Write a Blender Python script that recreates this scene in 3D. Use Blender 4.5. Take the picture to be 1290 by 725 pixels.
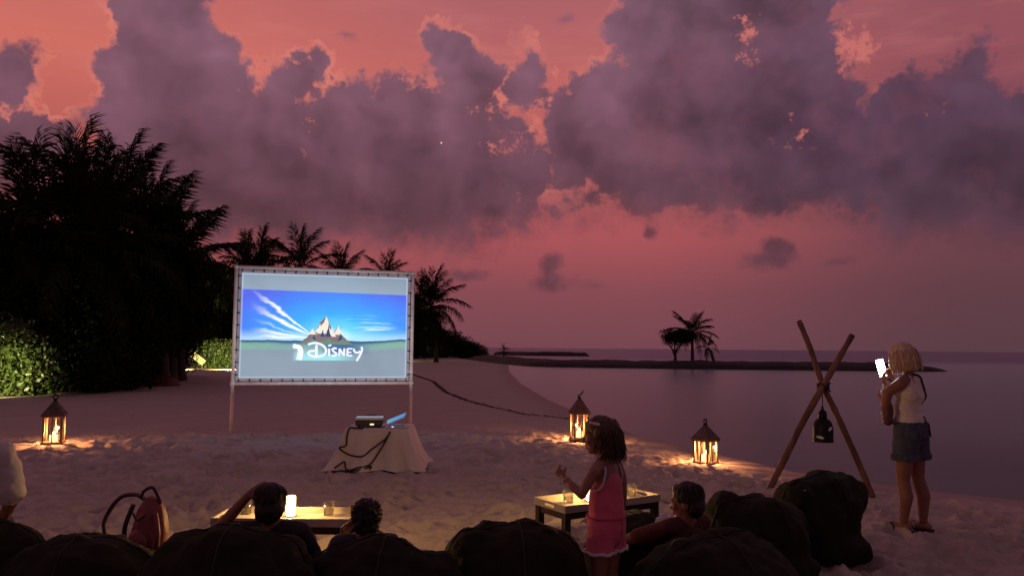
import bpy, bmesh, math, random
import numpy as np
from mathutils import Vector, Matrix, Euler

rad = math.radians
random.seed(7)
rng = np.random.default_rng(7)
scene = bpy.context.scene
COL = scene.collection
for o in list(bpy.data.objects):
    bpy.data.objects.remove(o)

# ------------------------------------------------------------------ camera
W0, H0, F0 = 1290.0, 725.0, 975.0
EYE = 1.57
PITCH, ROLL = math.atan(75.0 / F0), rad(0.5)
camd = bpy.data.cameras.new('camera')
cam = bpy.data.objects.new('camera', camd)
COL.objects.link(cam)
camd.sensor_fit = 'HORIZONTAL'
camd.sensor_width = 36.0
camd.lens = 36.0 * F0 / W0
camd.clip_start = 0.05
camd.clip_end = 20000
CR = Matrix.Rotation(math.pi / 2 + PITCH, 3, 'X') @ Matrix.Rotation(ROLL, 3, 'Z')
cam.matrix_world = Matrix.Translation((0, 0, EYE)) @ CR.to_4x4()
scene.camera = cam


def ray(px, py):
    return CR @ Vector(((px - W0 / 2) / F0, (H0 / 2 - py) / F0, -1.0))


def at(px, py, Y):
    """point of the place seen at a pixel of the photograph, at distance Y in front of the eye"""
    v = ray(px, py)
    return Vector((v.x / v.y * Y, Y, EYE + v.z / v.y * Y))


def atz(px, py, z):
    v = ray(px, py)
    k = (z - EYE) / v.z
    return Vector((v.x * k, v.y * k, z))


def azel(px, py):
    v = ray(px, py).normalized()
    return math.degrees(math.atan2(v.x, v.y)), math.degrees(math.asin(v.z))


def lin(r, g, b):
    f = lambda c: c / 255 / 12.92 if c <= 10 else ((c / 255 + 0.055) / 1.055) ** 2.4
    return (f(r), f(g), f(b), 1.0)


# ------------------------------------------------------------------ colour management, renderer
scene.render.engine = 'CYCLES'
scene.view_settings.view_transform = 'Standard'
scene.view_settings.look = 'None'
scene.view_settings.exposure = 0.0
scene.view_settings.gamma = 1.0
scene.cycles.use_denoising = True
scene.cycles.max_bounces = 8
scene.cycles.diffuse_bounces = 3
scene.cycles.transparent_max_bounces = 12
scene.cycles.caustics_reflective = False
scene.cycles.caustics_refractive = False
scene.cycles.sample_clamp_indirect = 3.0


# ------------------------------------------------------------------ node helper
class NB:
    def __init__(self, nt):
        self.nt = nt

    def n(self, typ, **kw):
        nd = self.nt.nodes.new(typ)
        for k, v in kw.items():
            setattr(nd, k, v)
        return nd

    def put(self, sock, v):
        if hasattr(v, 'is_linked'):
            self.nt.links.new(v, sock)
        else:
            sock.default_value = v

    def m(self, op, a, b=None, c=None, clamp=False):
        nd = self.n('ShaderNodeMath', operation=op, use_clamp=clamp)
        self.put(nd.inputs[0], a)
        if b is not None:
            self.put(nd.inputs[1], b)
        if c is not None:
            self.put(nd.inputs[2], c)
        return nd.outputs[0]

    def v(self, op, a, b=None, c=None, out=0):
        nd = self.n('ShaderNodeVectorMath', operation=op)
        self.put(nd.inputs[0], a)
        if b is not None:
            self.put(nd.inputs[1], b)
        if c is not None:
            self.put(nd.inputs[2], c)
        return nd.outputs[out]

    def mix(self, fac, a, b, blend='MIX'):
        nd = self.n('ShaderNodeMix', data_type='RGBA', blend_type=blend)
        self.put(nd.inputs[0], fac)
        self.put(nd.inputs[6], a)
        self.put(nd.inputs[7], b)
        return nd.outputs[2]

    def sstep(self, x, a, b):
        nd = self.n('ShaderNodeMapRange', interpolation_type='SMOOTHSTEP', clamp=True)
        self.put(nd.inputs[0], x)
        nd.inputs[1].default_value = a
        nd.inputs[2].default_value = b
        return nd.outputs[0]

    def lstep(self, x, a, b, c=0.0, d=1.0):
        nd = self.n('ShaderNodeMapRange', clamp=True)
        self.put(nd.inputs[0], x)
        nd.inputs[1].default_value = a
        nd.inputs[2].default_value = b
        nd.inputs[3].default_value = c
        nd.inputs[4].default_value = d
        return nd.outputs[0]

    def ramp(self, fac, stops):
        nd = self.n('ShaderNodeValToRGB')
        self.put(nd.inputs[0], fac)
        cr = nd.color_ramp
        cr.interpolation = 'B_SPLINE' if False else 'LINEAR'
        while len(cr.elements) > 1:
            cr.elements.remove(cr.elements[-1])
        cr.elements[0].position = stops[0][0]
        cr.elements[0].color = stops[0][1]
        for p, c in stops[1:]:
            e = cr.elements.new(p)
            e.color = c
        return nd.outputs[0]

    def noise(self, vec, scale, detail=4, rough=0.55, dist=0.0, color=False, lac=2.0):
        nd = self.n('ShaderNodeTexNoise')
        if vec is not None:
            self.put(nd.inputs['Vector'], vec)
        nd.inputs['Scale'].default_value = scale
        nd.inputs['Detail'].default_value = detail
        nd.inputs['Roughness'].default_value = rough
        nd.inputs['Distortion'].default_value = dist
        nd.inputs['Lacunarity'].default_value = lac
        return nd.outputs['Color' if color else 'Fac']

    def comb(self, x, y, z=0.0):
        nd = self.n('ShaderNodeCombineXYZ')
        self.put(nd.inputs[0], x)
        self.put(nd.inputs[1], y)
        self.put(nd.inputs[2], z)
        return nd.outputs[0]

    def sep(self, v):
        nd = self.n('ShaderNodeSeparateXYZ')
        self.put(nd.inputs[0], v)
        return nd.outputs


# ------------------------------------------------------------------ world: dusk sky with back-lit cumulus
SUN_AZ, SUN_EL = rad(-31), rad(2.0)
world = bpy.data.worlds.new('World')
scene.world = world
world.use_nodes = True


def build_world():
    nt = world.node_tree
    nt.nodes.clear()
    g = NB(nt)
    tc = g.n('ShaderNodeTexCoord')
    d = g.v('NORMALIZE', tc.outputs['Generated'])
    x, y, z = g.sep(d)
    az = g.m('MULTIPLY', g.m('ARCTAN2', x, y), 57.29578)
    el = g.m('MULTIPLY', g.m('ARCSINE', z), 57.29578)
    P = g.comb(az, el, 0.0)
    # wobble of the outlines, two sizes
    n1 = g.v('SUBTRACT', g.noise(d, 14, 3, 0.55, color=True), (0.5, 0.5, 0.5))
    n2 = g.v('SUBTRACT', g.noise(d, 55, 4, 0.6, color=True), (0.5, 0.5, 0.5))
    PD = g.v('MULTIPLY_ADD', n1, (2.4, 1.9, 0.0), P)
    PD = g.v('MULTIPLY_ADD', n2, (0.45, 0.45, 0.0), PD)

    def field(ells, k):
        D = None
        for cx, cy, rx, ry in ells:
            a, e = azel(cx, cy)
            ra = max(abs(azel(cx + rx, cy)[0] - a), 0.01)
            re = max(abs(azel(cx, cy - ry)[1] - e), 0.01)
            s = min(ra, re)
            q = g.v('MULTIPLY', g.v('SUBTRACT', PD, (a, e, 0.0)), (1 / ra, 1 / re, 0.0))
            ln = g.v('LENGTH', q, out=1)
            di = g.m('MULTIPLY_ADD', ln, -s, s)
            if D is None:
                D = di
            else:
                nd = g.n('ShaderNodeMath', operation='SMOOTH_MAX')
                g.put(nd.inputs[0], D)
                g.put(nd.inputs[1], di)
                nd.inputs[2].default_value = k
                D = nd.outputs[0]
        return D

    big = [(205, 5, 62, 70), (182, 95, 46, 70), (235, 110, 70, 75), (296, 92, 26, 40), (250, 195, 120, 100),
           (340, 190, 80, 80), (382, 92, 22, 26), (354, 108, 20, 26), (430, 180, 62, 72), (492, 116, 17, 18), (460, 130, 22, 24),
           (520, 190, 90, 88), (556, 56, 21, 26), (574, 82, 32, 34), (580, 140, 44, 60), (612, 96, 26, 30),
           (664, 74, 13, 20), (650, 112, 26, 34), (620, 215, 80, 70), (470, 256, 195, 52), (330, 268, 110, 44),
           (860, 20, 96, 120), (960, 20, 100, 120), (765, 130, 60, 48), (724, 175, 40, 60), (830, 165, 120, 95),
           (960, 150, 130, 110), (1150, 140, 52, 50), (1226, 100, 36, 52), (1230, 190, 90, 90), (1090, 205, 120, 62),
           (900, 225, 210, 46), (1180, 250, 120, 40), (1040, 180, 60, 60), (1290, 240, 70, 60),
           (22, 82, 34, 28), (10, 115, 26, 22), (30, 178, 90, 40), (-60, 190, 110, 60), (-160, 120, 120, 90), (1420, 160, 140, 120)]
    D = field(big, 1.0)
    small = [(437, 46, 17, 7), (815, 297, 11, 12), (586, 347, 30, 11), (697, 338, 16, 18), (700, 354, 30, 11), (980, 312, 26, 18),
             (972, 326, 46, 12), (710, 24, 14, 9), (1204, 40, 12, 5), (1055, 332, 26, 6), (750, 356, 20, 5), (455, 352, 16, 5), (608, 196, 0.5, 0.5)]
    DS = field(small, 0.3)
    # cauliflower puffs
    vo = g.n('ShaderNodeTexVoronoi', feature='SMOOTH_F1')
    g.put(vo.inputs['Vector'], g.v('MULTIPLY_ADD', n2, (0.018, 0.018, 0.018), d))
    vo.inputs['Scale'].default_value = 22
    vo.inputs['Detail'].default_value = 3.0
    vo.inputs['Roughness'].default_value = 0.7
    vo.inputs['Smoothness'].default_value = 0.25
    vo.normalize = True
    puff = g.m('SUBTRACT', 0.30, vo.outputs['Distance'])
    D = g.m('ADD', g.m('MULTIPLY_ADD', puff, 5.6, D), 0.3)
    DS = g.m('MULTIPLY_ADD', puff, 1.6, DS)
    # cloud cover above and beside the frame goes on loosely
    far = g.m('MULTIPLY_ADD', g.noise(d, 3.2, 4, 0.55), 14.0, -6.6)
    out_up = g.sstep(el, 27.0, 40.0)
    out_side = g.sstep(g.m('ABSOLUTE', az), 42.0, 60.0)
    outside = g.m('MAXIMUM', out_up, g.m('MULTIPLY', out_side, g.sstep(el, 4.0, 12.0)))
    D = g.m('MAXIMUM', D, g.m('SUBTRACT', far, g.m('MULTIPLY', g.m('SUBTRACT', 1.0, outside), 30.0)))
    # torn gaps
    ga = [(636, 180, 38, 22), (600, 135, 26, 14), (940, 52, 26, 40), (1002, 168, 30, 16), (1170, 146, 16, 9), (990, 150, 10, 20),
          (672, 150, 20, 36), (390, 165, 13, 40), (650, 272, 10, 8), (1075, 60, 36, 44), (696, 110, 14, 50), (655, 245, 10, 12)]
    G = field(ga, 0.3)
    hole_n = g.noise(d, 60, 4, 0.72)
    hole = g.sstep(g.m('ADD', g.m('MULTIPLY', G, 0.45), g.m('MULTIPLY_ADD', hole_n, 3.0, -1.72)), 0.0, 0.55)
    hole = g.m('MULTIPLY', hole, g.sstep(G, -0.35, 0.45))
    # softness: crisp tops, soft undersides
    soft = g.lstep(el, 8.0, 13.0, 1.0, 0.0)
    edge_crisp = g.sstep(D, -0.22, 0.62)
    edge_soft = g.sstep(D, -1.6, 1.7)
    nd = g.n('ShaderNodeMix', data_type='FLOAT')
    g.put(nd.inputs[0], soft); g.put(nd.inputs[2], edge_crisp); g.put(nd.inputs[3], edge_soft)
    cov = nd.outputs[0]
    cov = g.m('MAXIMUM', cov, g.m('MULTIPLY', g.sstep(DS, -0.15, 0.55), 0.85))
    cov = g.m('MULTIPLY', cov, g.m('MULTIPLY_ADD', hole, -0.85, 1.0))
    # clear sky: gradient along elevation, warmer to the left
    e01 = g.lstep(el, -2.0, 38.0)
    ps = lambda e: (e + 2.0) / 40.0
    left = g.ramp(e01, [(ps(-2), lin(112, 67, 76)), (ps(0), lin(124, 71, 80)), (ps(4), lin(142, 76, 83)), (ps(8), lin(172, 86, 88)), (ps(14), lin(186, 95, 90)),
                        (ps(19), lin(207, 110, 98)), (ps(25), lin(190, 104, 103)), (ps(38), lin(124, 86, 100))])
    mid = g.ramp(e01, [(ps(-2), lin(106, 66, 75)), (ps(0), lin(116, 70, 80)), (ps(4), lin(134, 74, 83)), (ps(8), lin(170, 84, 89)), (ps(14), lin(174, 90, 90)),
                       (ps(19), lin(190, 102, 100)), (ps(25), lin(172, 98, 103)), (ps(38), lin(122, 86, 100))])
    right = g.ramp(e01, [(ps(-2), lin(82, 57, 66)), (ps(0), lin(90, 61, 70)), (ps(4), lin(98, 62, 71)), (ps(9), lin(116, 69, 78)), (ps(14), lin(128, 72, 84)),
                         (ps(20), lin(148, 82, 92)), (ps(26), lin(146, 86, 97)), (ps(38), lin(114, 84, 100))])
    clear = g.mix(g.sstep(az, -26.0, 0.0), left, mid)
    clear = g.mix(g.sstep(az, 8.0, 32.0), clear, right)
    streak = g.noise(g.v('MULTIPLY', d, (1.0, 1.0, 5.0)), 9, 5, 0.6)
    clear = g.mix(g.m('MULTIPLY', g.m('MULTIPLY', g.sstep(streak, 0.45, 0.75), g.sstep(el, 12.0, 20.0)), 0.2), clear, lin(214, 128, 128))
    # body of the clouds
    cu = g.ramp(e01, [(ps(-2), lin(100, 60, 70)), (ps(6), lin(98, 60, 70)), (ps(10), lin(94, 60, 72)), (ps(15), lin(112, 74, 89)), (ps(20), lin(122, 83, 99)),
                      (ps(27), lin(122, 86, 102)), (ps(38), lin(112, 82, 98))])
    cr_ = g.ramp(e01, [(ps(-2), lin(86, 54, 64)), (ps(6), lin(82, 52, 64)), (ps(10), lin(78, 54, 68)), (ps(15), lin(84, 58, 76)), (ps(20), lin(98, 68, 86)),
                       (ps(27), lin(106, 76, 94)), (ps(38), lin(112, 82, 98))])
    cloud = g.mix(g.sstep(az, 2.0, 26.0), cu, cr_)
    mott = g.noise(d, 7.0, 5, 0.6)
    # billows lit from the lower left, where the sun has gone down
    dq = g.v('MULTIPLY_ADD', n1, (0.05, 0.05, 0.05), d)
    ba = g.noise(dq, 10.0, 3, 0.5)
    bb = g.noise(g.v('ADD', dq, (-0.022, 0.0, -0.016)), 10.0, 3, 0.5)
    emb = g.m('SUBTRACT', ba, bb)
    depth = g.sstep(D, 0.3, 5.0)
    relief = g.m('ADD', g.m('MULTIPLY', g.m('SUBTRACT', mott, 0.5), 0.50), g.m('MULTIPLY', puff, 0.45))
    relief = g.m('ADD', relief, g.m('MULTIPLY', emb, 1.5))
    relief = g.m('ADD', relief, g.m('MULTIPLY_ADD', depth, -0.24, 0.14))
    cloud = g.v('SCALE', cloud, None)
    nt.links.new(g.m('ADD', 1.0, relief), cloud.node.inputs['Scale'])
    cloud = g.mix(g.m('MULTIPLY', g.sstep(g.noise(d, 11, 4, 0.6), 0.5, 0.75), 0.25), cloud, lin(150, 86, 98))
    col = g.mix(cov, clear, cloud)
    # lit edges
    rim = g.m('MULTIPLY', g.sstep(D, -0.4, 0.0), g.m('SUBTRACT', 1.0, g.sstep(D, 0.05, 0.55)))
    rim = g.m('MULTIPLY', rim, g.m('MULTIPLY', g.sstep(el, 9.0, 14.0), g.m('SUBTRACT', 1.0, g.sstep(az, 4.0, 30.0))))
    rim = g.m('MULTIPLY', rim, g.m('SUBTRACT', 1.0, outside))
    col = g.mix(g.m('MULTIPLY', rim, g.lstep(g.noise(d, 16, 2), 0.4, 0.65, 0.05, 0.5)), col, lin(236, 136, 118))
    col = g.mix(g.m('MULTIPLY', hole, 0.45), col, lin(230, 130, 116))
    # afterglow dies away behind the viewer
    back = g.sstep(g.m('ABSOLUTE', az), 50.0, 120.0)
    col = g.mix(g.m('MULTIPLY', back, 0.75), col, lin(76, 62, 74))
    # one evening star
    sv = ray(556, 180).normalized()
    star = g.m('GREATER_THAN', g.v('DOT_PRODUCT', d, tuple(sv), out=1), math.cos(rad(0.06)))
    col = g.mix(star, col, (0.9, 0.75, 0.6, 1))
    bg = g.n('ShaderNodeBackground')
    g.put(bg.inputs[0], col)
    bg.inputs[1].default_value = 1.0
    sky = g.n('ShaderNodeTexSky')
    sky.sky_type = 'NISHITA'
    sky.sun_disc = False
    sky.sun_elevation = SUN_EL
    sky.sun_rotation = SUN_AZ
    bg2 = g.n('ShaderNodeBackground')
    g.put(bg2.inputs[0], sky.outputs[0])
    bg2.inputs[1].default_value = 0.0006
    add = g.n('ShaderNodeAddShader')
    nt.links.new(bg.outputs[0], add.inputs[0])
    nt.links.new(bg2.outputs[0], add.inputs[1])
    out = g.n('ShaderNodeOutputWorld')
    nt.links.new(add.outputs[0], out.inputs[0])


build_world()
world.cycles.sampling_method = 'MANUAL'
world.cycles.sample_map_resolution = 512

sund = bpy.data.lights.new('sun', 'SUN')
sund.energy = 0.06
sund.angle = rad(12)
sund.color = (1.0, 0.55, 0.4)
sun = bpy.data.objects.new('sun', sund)
COL.objects.link(sun)
sdir = Vector((math.sin(SUN_AZ) * math.cos(SUN_EL), math.cos(SUN_AZ) * math.cos(SUN_EL), math.sin(SUN_EL)))
sun.rotation_euler = sdir.to_track_quat('Z', 'Y').to_euler()
sun.location = (-20, 30, 20)


# ------------------------------------------------------------------ numeric noise
def _hash(ix, iy, iz):
    h = (ix * 374761393 + iy * 668265263 + iz * 2147483647 * 3 + 12345) & 0xFFFFFFFF
    h = ((h ^ (h >> 13)) * 1274126177) & 0xFFFFFFFF
    return ((h ^ (h >> 16)) & 0xFFFF) / 65535.0


def vnoise(p):
    p = np.asarray(p, dtype=np.float64)
    i = np.floor(p).astype(np.int64)
    f = p - i
    u = f * f * f * (f * (f * 6 - 15) + 10)
    r = np.zeros(len(p))
    for dx in (0, 1):
        wx = u[:, 0] if dx else 1 - u[:, 0]
        for dy in (0, 1):
            wy = u[:, 1] if dy else 1 - u[:, 1]
            for dz in (0, 1):
                wz = u[:, 2] if dz else 1 - u[:, 2]
                r += wx * wy * wz * _hash(i[:, 0] + dx, i[:, 1] + dy, i[:, 2] + dz)
    return r * 2 - 1


def fbm(p, octv=4, gain=0.5):
    p = np.asarray(p, dtype=np.float64)
    a, s, r = 1.0, 1.0, np.zeros(len(p))
    for k in range(octv):
        r += a * vnoise(p * s + 17.3 * k)
        a *= gain
        s *= 2.03
    return r


# ------------------------------------------------------------------ object helpers
def setp(o, label=None, cat=None, group=None, kind=None):
    if label: o['label'] = label
    if cat: o['category'] = cat
    if group: o['group'] = group
    if kind: o['kind'] = kind
    return o


def thing(name, label, cat, loc=(0, 0, 0), rz=0.0, group=None, scale=1.0):
    o = bpy.data.objects.new(name, None)
    o.empty_display_size = 0.1
    COL.objects.link(o)
    o.location = loc
    o.rotation_euler = (0, 0, rz)
    o.scale = (scale,) * 3
    return setp(o, label, cat, group)


def from_mesh(name, me, parent=None, loc=None, rot=None):
    o = bpy.data.objects.new(name, me)
    COL.objects.link(o)
    if parent is not None:
        o.parent = parent
    if loc is not None:
        o.location = loc
    if rot is not None:
        o.rotation_euler = rot
    return o


def mesh_np(name, V, F, mat, smooth=False):
    """mesh from an (n,3) array and an (m,3|4) index array"""
    me = bpy.data.meshes.new(name)
    V = np.asarray(V, dtype=np.float32)
    F = np.asarray(F, dtype=np.int32)
    k = F.shape[1]
    me.vertices.add(len(V))
    me.vertices.foreach_set('co', V.ravel())
    me.loops.add(F.size)
    me.loops.foreach_set('vertex_index', F.ravel())
    me.polygons.add(len(F))
    me.polygons.foreach_set('loop_start', np.arange(len(F), dtype=np.int32) * k)
    if smooth:
        me.polygons.foreach_set('use_smooth', np.ones(len(F), dtype=bool))
    me.update(calc_edges=True)
    me.validate()
    if mat: me.materials.append(mat)
    return me


class MB:
    def __init__(self):
        self.V, self.F = [], []

    def add(self, vs, fs):
        b = len(self.V)
        self.V += [tuple(v) for v in vs]
        self.F += [tuple(i + b for i in f) for f in fs]
        return self

    def box(self, c, s, rot=None):
        M = Euler(rot).to_matrix() if rot else Matrix.Identity(3)
        c = Vector(c)
        vs = [c + M @ Vector((sx * s[0] / 2, sy * s[1] / 2, sz * s[2] / 2)) for sx in (-1, 1) for sy in (-1, 1) for sz in (-1, 1)]
        return self.add(vs, [(0, 1, 3, 2), (4, 6, 7, 5), (0, 4, 5, 1), (2, 3, 7, 6), (0, 2, 6, 4), (1, 5, 7, 3)])

    def frustum(self, c0, s0, c1, s1):
        vs = [(c[0] + sx * s[0] / 2, c[1] + sy * s[1] / 2, c[2]) for c, s in ((c0, s0), (c1, s1)) for sx, sy in ((-1, -1), (1, -1), (1, 1), (-1, 1))]
        return self.add(vs, [(3, 2, 1, 0), (4, 5, 6, 7)] + [(i, (i + 1) % 4, 4 + (i + 1) % 4, 4 + i) for i in range(4)])

    def tube(self, pts, rads, n=8, cap=True, round_ends=False):
        pts = [Vector(p) for p in pts]
        if not hasattr(rads, '__len__'):
            rads = [rads] * len(pts)
        rads = list(rads)
        if round_ends:
            d0 = (pts[0] - pts[1]).normalized()
            d1 = (pts[-1] - pts[-2]).normalized()
            K = 4
            pre = [(pts[0] + d0 * rads[0] * math.sin(math.pi / 2 * k / K), max(rads[0] * math.cos(math.pi / 2 * k / K), rads[0] * .02)) for k in range(K, 0, -1)]
            post = [(pts[-1] + d1 * rads[-1] * math.sin(math.pi / 2 * k / K), max(rads[-1] * math.cos(math.pi / 2 * k / K), rads[-1] * .02)) for k in range(1, K + 1)]
            pts = [p for p, r in pre] + pts + [p for p, r in post]
            rads = [r for p, r in pre] + rads + [r for p, r in post]
        t = (pts[1] - pts[0]).normalized()
        u = t.orthogonal().normalized()
        vs, fs = [], []
        m = len(pts)
        for i in range(m):
            if 0 < i < m - 1:
                tt = (pts[i + 1] - pts[i - 1]).normalized()
            else:
                tt = (pts[1] - pts[0] if i == 0 else pts[-1] - pts[-2]).normalized()
            u = (u - tt * u.dot(tt))
            u = u.normalized() if u.length > 1e-6 else tt.orthogonal().normalized()
            w = tt.cross(u)
            for k in range(n):
                a = 2 * math.pi * k / n
                vs.append(pts[i] + (u * math.cos(a) + w * math.sin(a)) * rads[i])
        for i in range(m - 1):
            for k in range(n):
                fs.append((i * n + k, i * n + (k + 1) % n, (i + 1) * n + (k + 1) % n, (i + 1) * n + k))
        if cap:
            fs.append(tuple(range(n - 1, -1, -1)))
            fs.append(tuple((m - 1) * n + k for k in range(n)))
        return self.add(vs, fs)

    def ell(self, c, r, rot=None, n=20, m=12):
        M = Euler([rad(a) for a in rot]).to_matrix() if rot else Matrix.Identity(3)
        c = Vector(c)
        vs = [c + M @ Vector((0, 0, r[2]))]
        for i in range(1, m):
            th = math.pi * i / m
            for k in range(n):
                a = 2 * math.pi * k / n
                vs.append(c + M @ Vector((r[0] * math.sin(th) * math.cos(a), r[1] * math.sin(th) * math.sin(a), r[2] * math.cos(th))))
        vs.append(c + M @ Vector((0, 0, -r[2])))
        fs = [(0, 1 + k, 1 + (k + 1) % n) for k in range(n)]
        for i in range(m - 2):
            for k in range(n):
                fs.append((1 + i * n + k, 1 + (i + 1) * n + k, 1 + (i + 1) * n + (k + 1) % n, 1 + i * n + (k + 1) % n))
        L = len(vs) - 1
        fs += [(L, 1 + (m - 2) * n + (k + 1) % n, 1 + (m - 2) * n + k) for k in range(n)]
        return self.add(vs, fs)

    def lathe(self, prof, n=16, c=(0, 0, 0)):
        vs, fs = [], []
        for r, z in prof:
            for k in range(n):
                a = 2 * math.pi * k / n
                vs.append((c[0] + r * math.cos(a), c[1] + r * math.sin(a), c[2] + z))
        for i in range(len(prof) - 1):
            for k in range(n):
                fs.append((i * n + k, i * n + (k + 1) % n, (i + 1) * n + (k + 1) % n, (i + 1) * n + k))
        fs.append(tuple(range(n - 1, -1, -1)))
        fs.append(tuple((len(prof) - 1) * n + k for k in range(n)))
        return self.add(vs, fs)

    def torus(self, c, R, r, axis='z', n=16, m=6):
        pts = []
        for k in range(n):
            a = 2 * math.pi * k / n
            if axis == 'z': pts.append((c[0] + R * math.cos(a), c[1] + R * math.sin(a), c[2]))
            elif axis == 'y': pts.append((c[0] + R * math.cos(a), c[1], c[2] + R * math.sin(a)))
            else: pts.append((c[0], c[1] + R * math.cos(a), c[2] + R * math.sin(a)))
        pts.append(pts[0])
        return self.tube(pts, r, m, cap=False)

    def mesh(self, name, mat, smooth=False, bevel=0.0):
        me = bpy.data.meshes.new(name)
        me.from_pydata(self.V, [], self.F)
        if bevel:
            bm = bmesh.new()
            bm.from_mesh(me)
            bmesh.ops.bevel(bm, geom=list(bm.edges), offset=bevel, segments=2, affect='EDGES', profile=0.6)
            bm.to_mesh(me)
            bm.free()
        me.update()
        if smooth:
            for p in me.polygons: p.use_smooth = True
        if mat: me.materials.append(mat)
        return me

    def build(self, name, mat, parent=None, smooth=False, bevel=0.0, loc=None, rot=None):
        return from_mesh(name, self.mesh(name, mat, smooth, bevel), parent, loc, rot)


def copy_tree(o, parent=None):
    c = o.copy()
    COL.objects.link(c)
    if parent is not None:
        c.parent = parent
    for ch in list(o.children):
        copy_tree(ch, c)
    return c


def blob(name, prims, mat, parent, voxel=0.008, smooth=6, cuts=(), disp=None, seed=0.0, thick=0.0):
    """continuous surface grown from tapered limbs ('c', p0, r0, p1, r1) and ellipsoids ('e', c, r, rot)"""
    mb = MB()
    for p in prims:
        if p[0] == 'c':
            a, b = Vector(p[1]), Vector(p[3])
            if (b - a).length < 1e-5: b = a + Vector((0, 0, 1e-3))
            n = 4
            pts = [a.lerp(b, i / n) for i in range(n + 1)]
            rr = [p[2] + (p[4] - p[2]) * i / n for i in range(n + 1)]
            mb.tube(pts, rr, 14, True, True)
        else:
            mb.ell(p[1], p[2], p[3] if len(p) > 3 else None)
    me = mb.mesh('tmp', None)
    o = bpy.data.objects.new('tmp', me)
    COL.objects.link(o)
    m = o.modifiers.new('r', 'REMESH')
    m.mode = 'VOXEL'
    m.voxel_size = voxel
    if smooth:
        s = o.modifiers.new('s', 'SMOOTH')
        s.factor = 0.5
        s.iterations = smooth
    dg = bpy.context.evaluated_depsgraph_get()
    me2 = bpy.data.meshes.new_from_object(o.evaluated_get(dg))
    bpy.data.objects.remove(o)
    bpy.data.meshes.remove(me)
    if disp:
        n = len(me2.vertices)
        co = np.empty(n * 3, dtype=np.float32); me2.vertices.foreach_get('co', co); co = co.reshape(-1, 3)
        no = np.array([v.normal for v in me2.vertices])
        for amp, sc in disp:
            sc = np.array(sc if hasattr(sc, '__len__') else (sc,) * 3)
            co = co + no * (amp * fbm(co * sc + seed, 3))[:, None]
        me2.vertices.foreach_set('co', co.astype(np.float32).ravel())
    if cuts:
        bm = bmesh.new(); bm.from_mesh(me2)
        for pt, nrm in cuts:
            bmesh.ops.bisect_plane(bm, geom=list(bm.verts) + list(bm.edges) + list(bm.faces), plane_co=pt, plane_no=nrm, clear_outer=True)
        bm.to_mesh(me2); bm.free()
    me2.name = name
    me2.materials.clear()
    me2.materials.append(mat)
    for p in me2.polygons: p.use_smooth = True
    me2.update()
    return from_mesh(name, me2, parent)


# ------------------------------------------------------------------ materials
def mat(name, col, rough=0.6, vary=0.25, scale=8.0, bump=0.0, bscale=40.0, metal=0.0, spec=0.5, coat=0.0, col2=None, stretch=(1, 1, 1), sheen=0.0, trans=0.0):
    m = bpy.data.materials.new(name)
    m.use_nodes = True
    nt = m.node_tree
    g = NB(nt)
    b = nt.nodes['Principled BSDF']
    tc = g.n('ShaderNodeTexCoord')
    vec = g.v('MULTIPLY', tc.outputs['Object'], stretch)
    c = tuple(col) + (1,) if len(col) == 3 else col
    c2 = (tuple(col2) + (1,)) if col2 else tuple(min(1, v * (1 - vary)) for v in c[:3]) + (1,)
    f = g.sstep(g.noise(vec, scale, 5, 0.6), 0.3, 0.7)
    g.put(b.inputs['Base Color'], g.mix(f, c, c2))
    b.inputs['Roughness'].default_value = rough
    b.inputs['Metallic'].default_value = metal
    b.inputs['Specular IOR Level'].default_value = spec
    b.inputs['Coat Weight'].default_value = coat
    b.inputs['Sheen Weight'].default_value = sheen
    if bump:
        bp = g.n('ShaderNodeBump')
        bp.inputs['Strength'].default_value = bump
        bp.inputs['Distance'].default_value = 0.01
        g.put(bp.inputs['Height'], g.noise(vec, bscale, 4, 0.6))
        nt.links.new(bp.outputs[0], b.inputs['Normal'])
    if trans:
        tr = g.n('ShaderNodeBsdfTranslucent')
        tr.inputs[0].default_value = c
        mx = g.n('ShaderNodeMixShader')
        mx.inputs[0].default_value = trans
        nt.links.new(b.outputs[0], mx.inputs[1]); nt.links.new(tr.outputs[0], mx.inputs[2])
        nt.links.new(mx.outputs[0], nt.nodes['Material Output'].inputs[0])
    return m


def emit(name, col, strength):
    m = bpy.data.materials.new(name)
    m.use_nodes = True
    nt = m.node_tree
    nt.nodes.clear()
    g = NB(nt)
    e = g.n('ShaderNodeEmission')
    e.inputs[0].default_value = tuple(col) + (1,)
    e.inputs[1].default_value = strength
    o = g.n('ShaderNodeOutputMaterial')
    nt.links.new(e.outputs[0], o.inputs[0])
    return m


def glass(name, tint=(1, 1, 1), refl=0.06, rough=0.05):
    m = bpy.data.materials.new(name)
    m.use_nodes = True
    nt = m.node_tree
    nt.nodes.clear()
    g = NB(nt)
    t = g.n('ShaderNodeBsdfTransparent'); t.inputs[0].default_value = tuple(tint) + (1,)
    gl = g.n('ShaderNodeBsdfGlossy'); gl.inputs['Roughness'].default_value = rough
    fr = g.n('ShaderNodeLayerWeight'); fr.inputs[0].default_value = 0.25
    f = g.m('MULTIPLY_ADD', fr.outputs['Fresnel'], 0.5, refl)
    mx = g.n('ShaderNodeMixShader')
    g.put(mx.inputs[0], f)
    nt.links.new(t.outputs[0], mx.inputs[1]); nt.links.new(gl.outputs[0], mx.inputs[2])
    o = g.n('ShaderNodeOutputMaterial')
    nt.links.new(mx.outputs[0], o.inputs[0])
    return m


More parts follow.
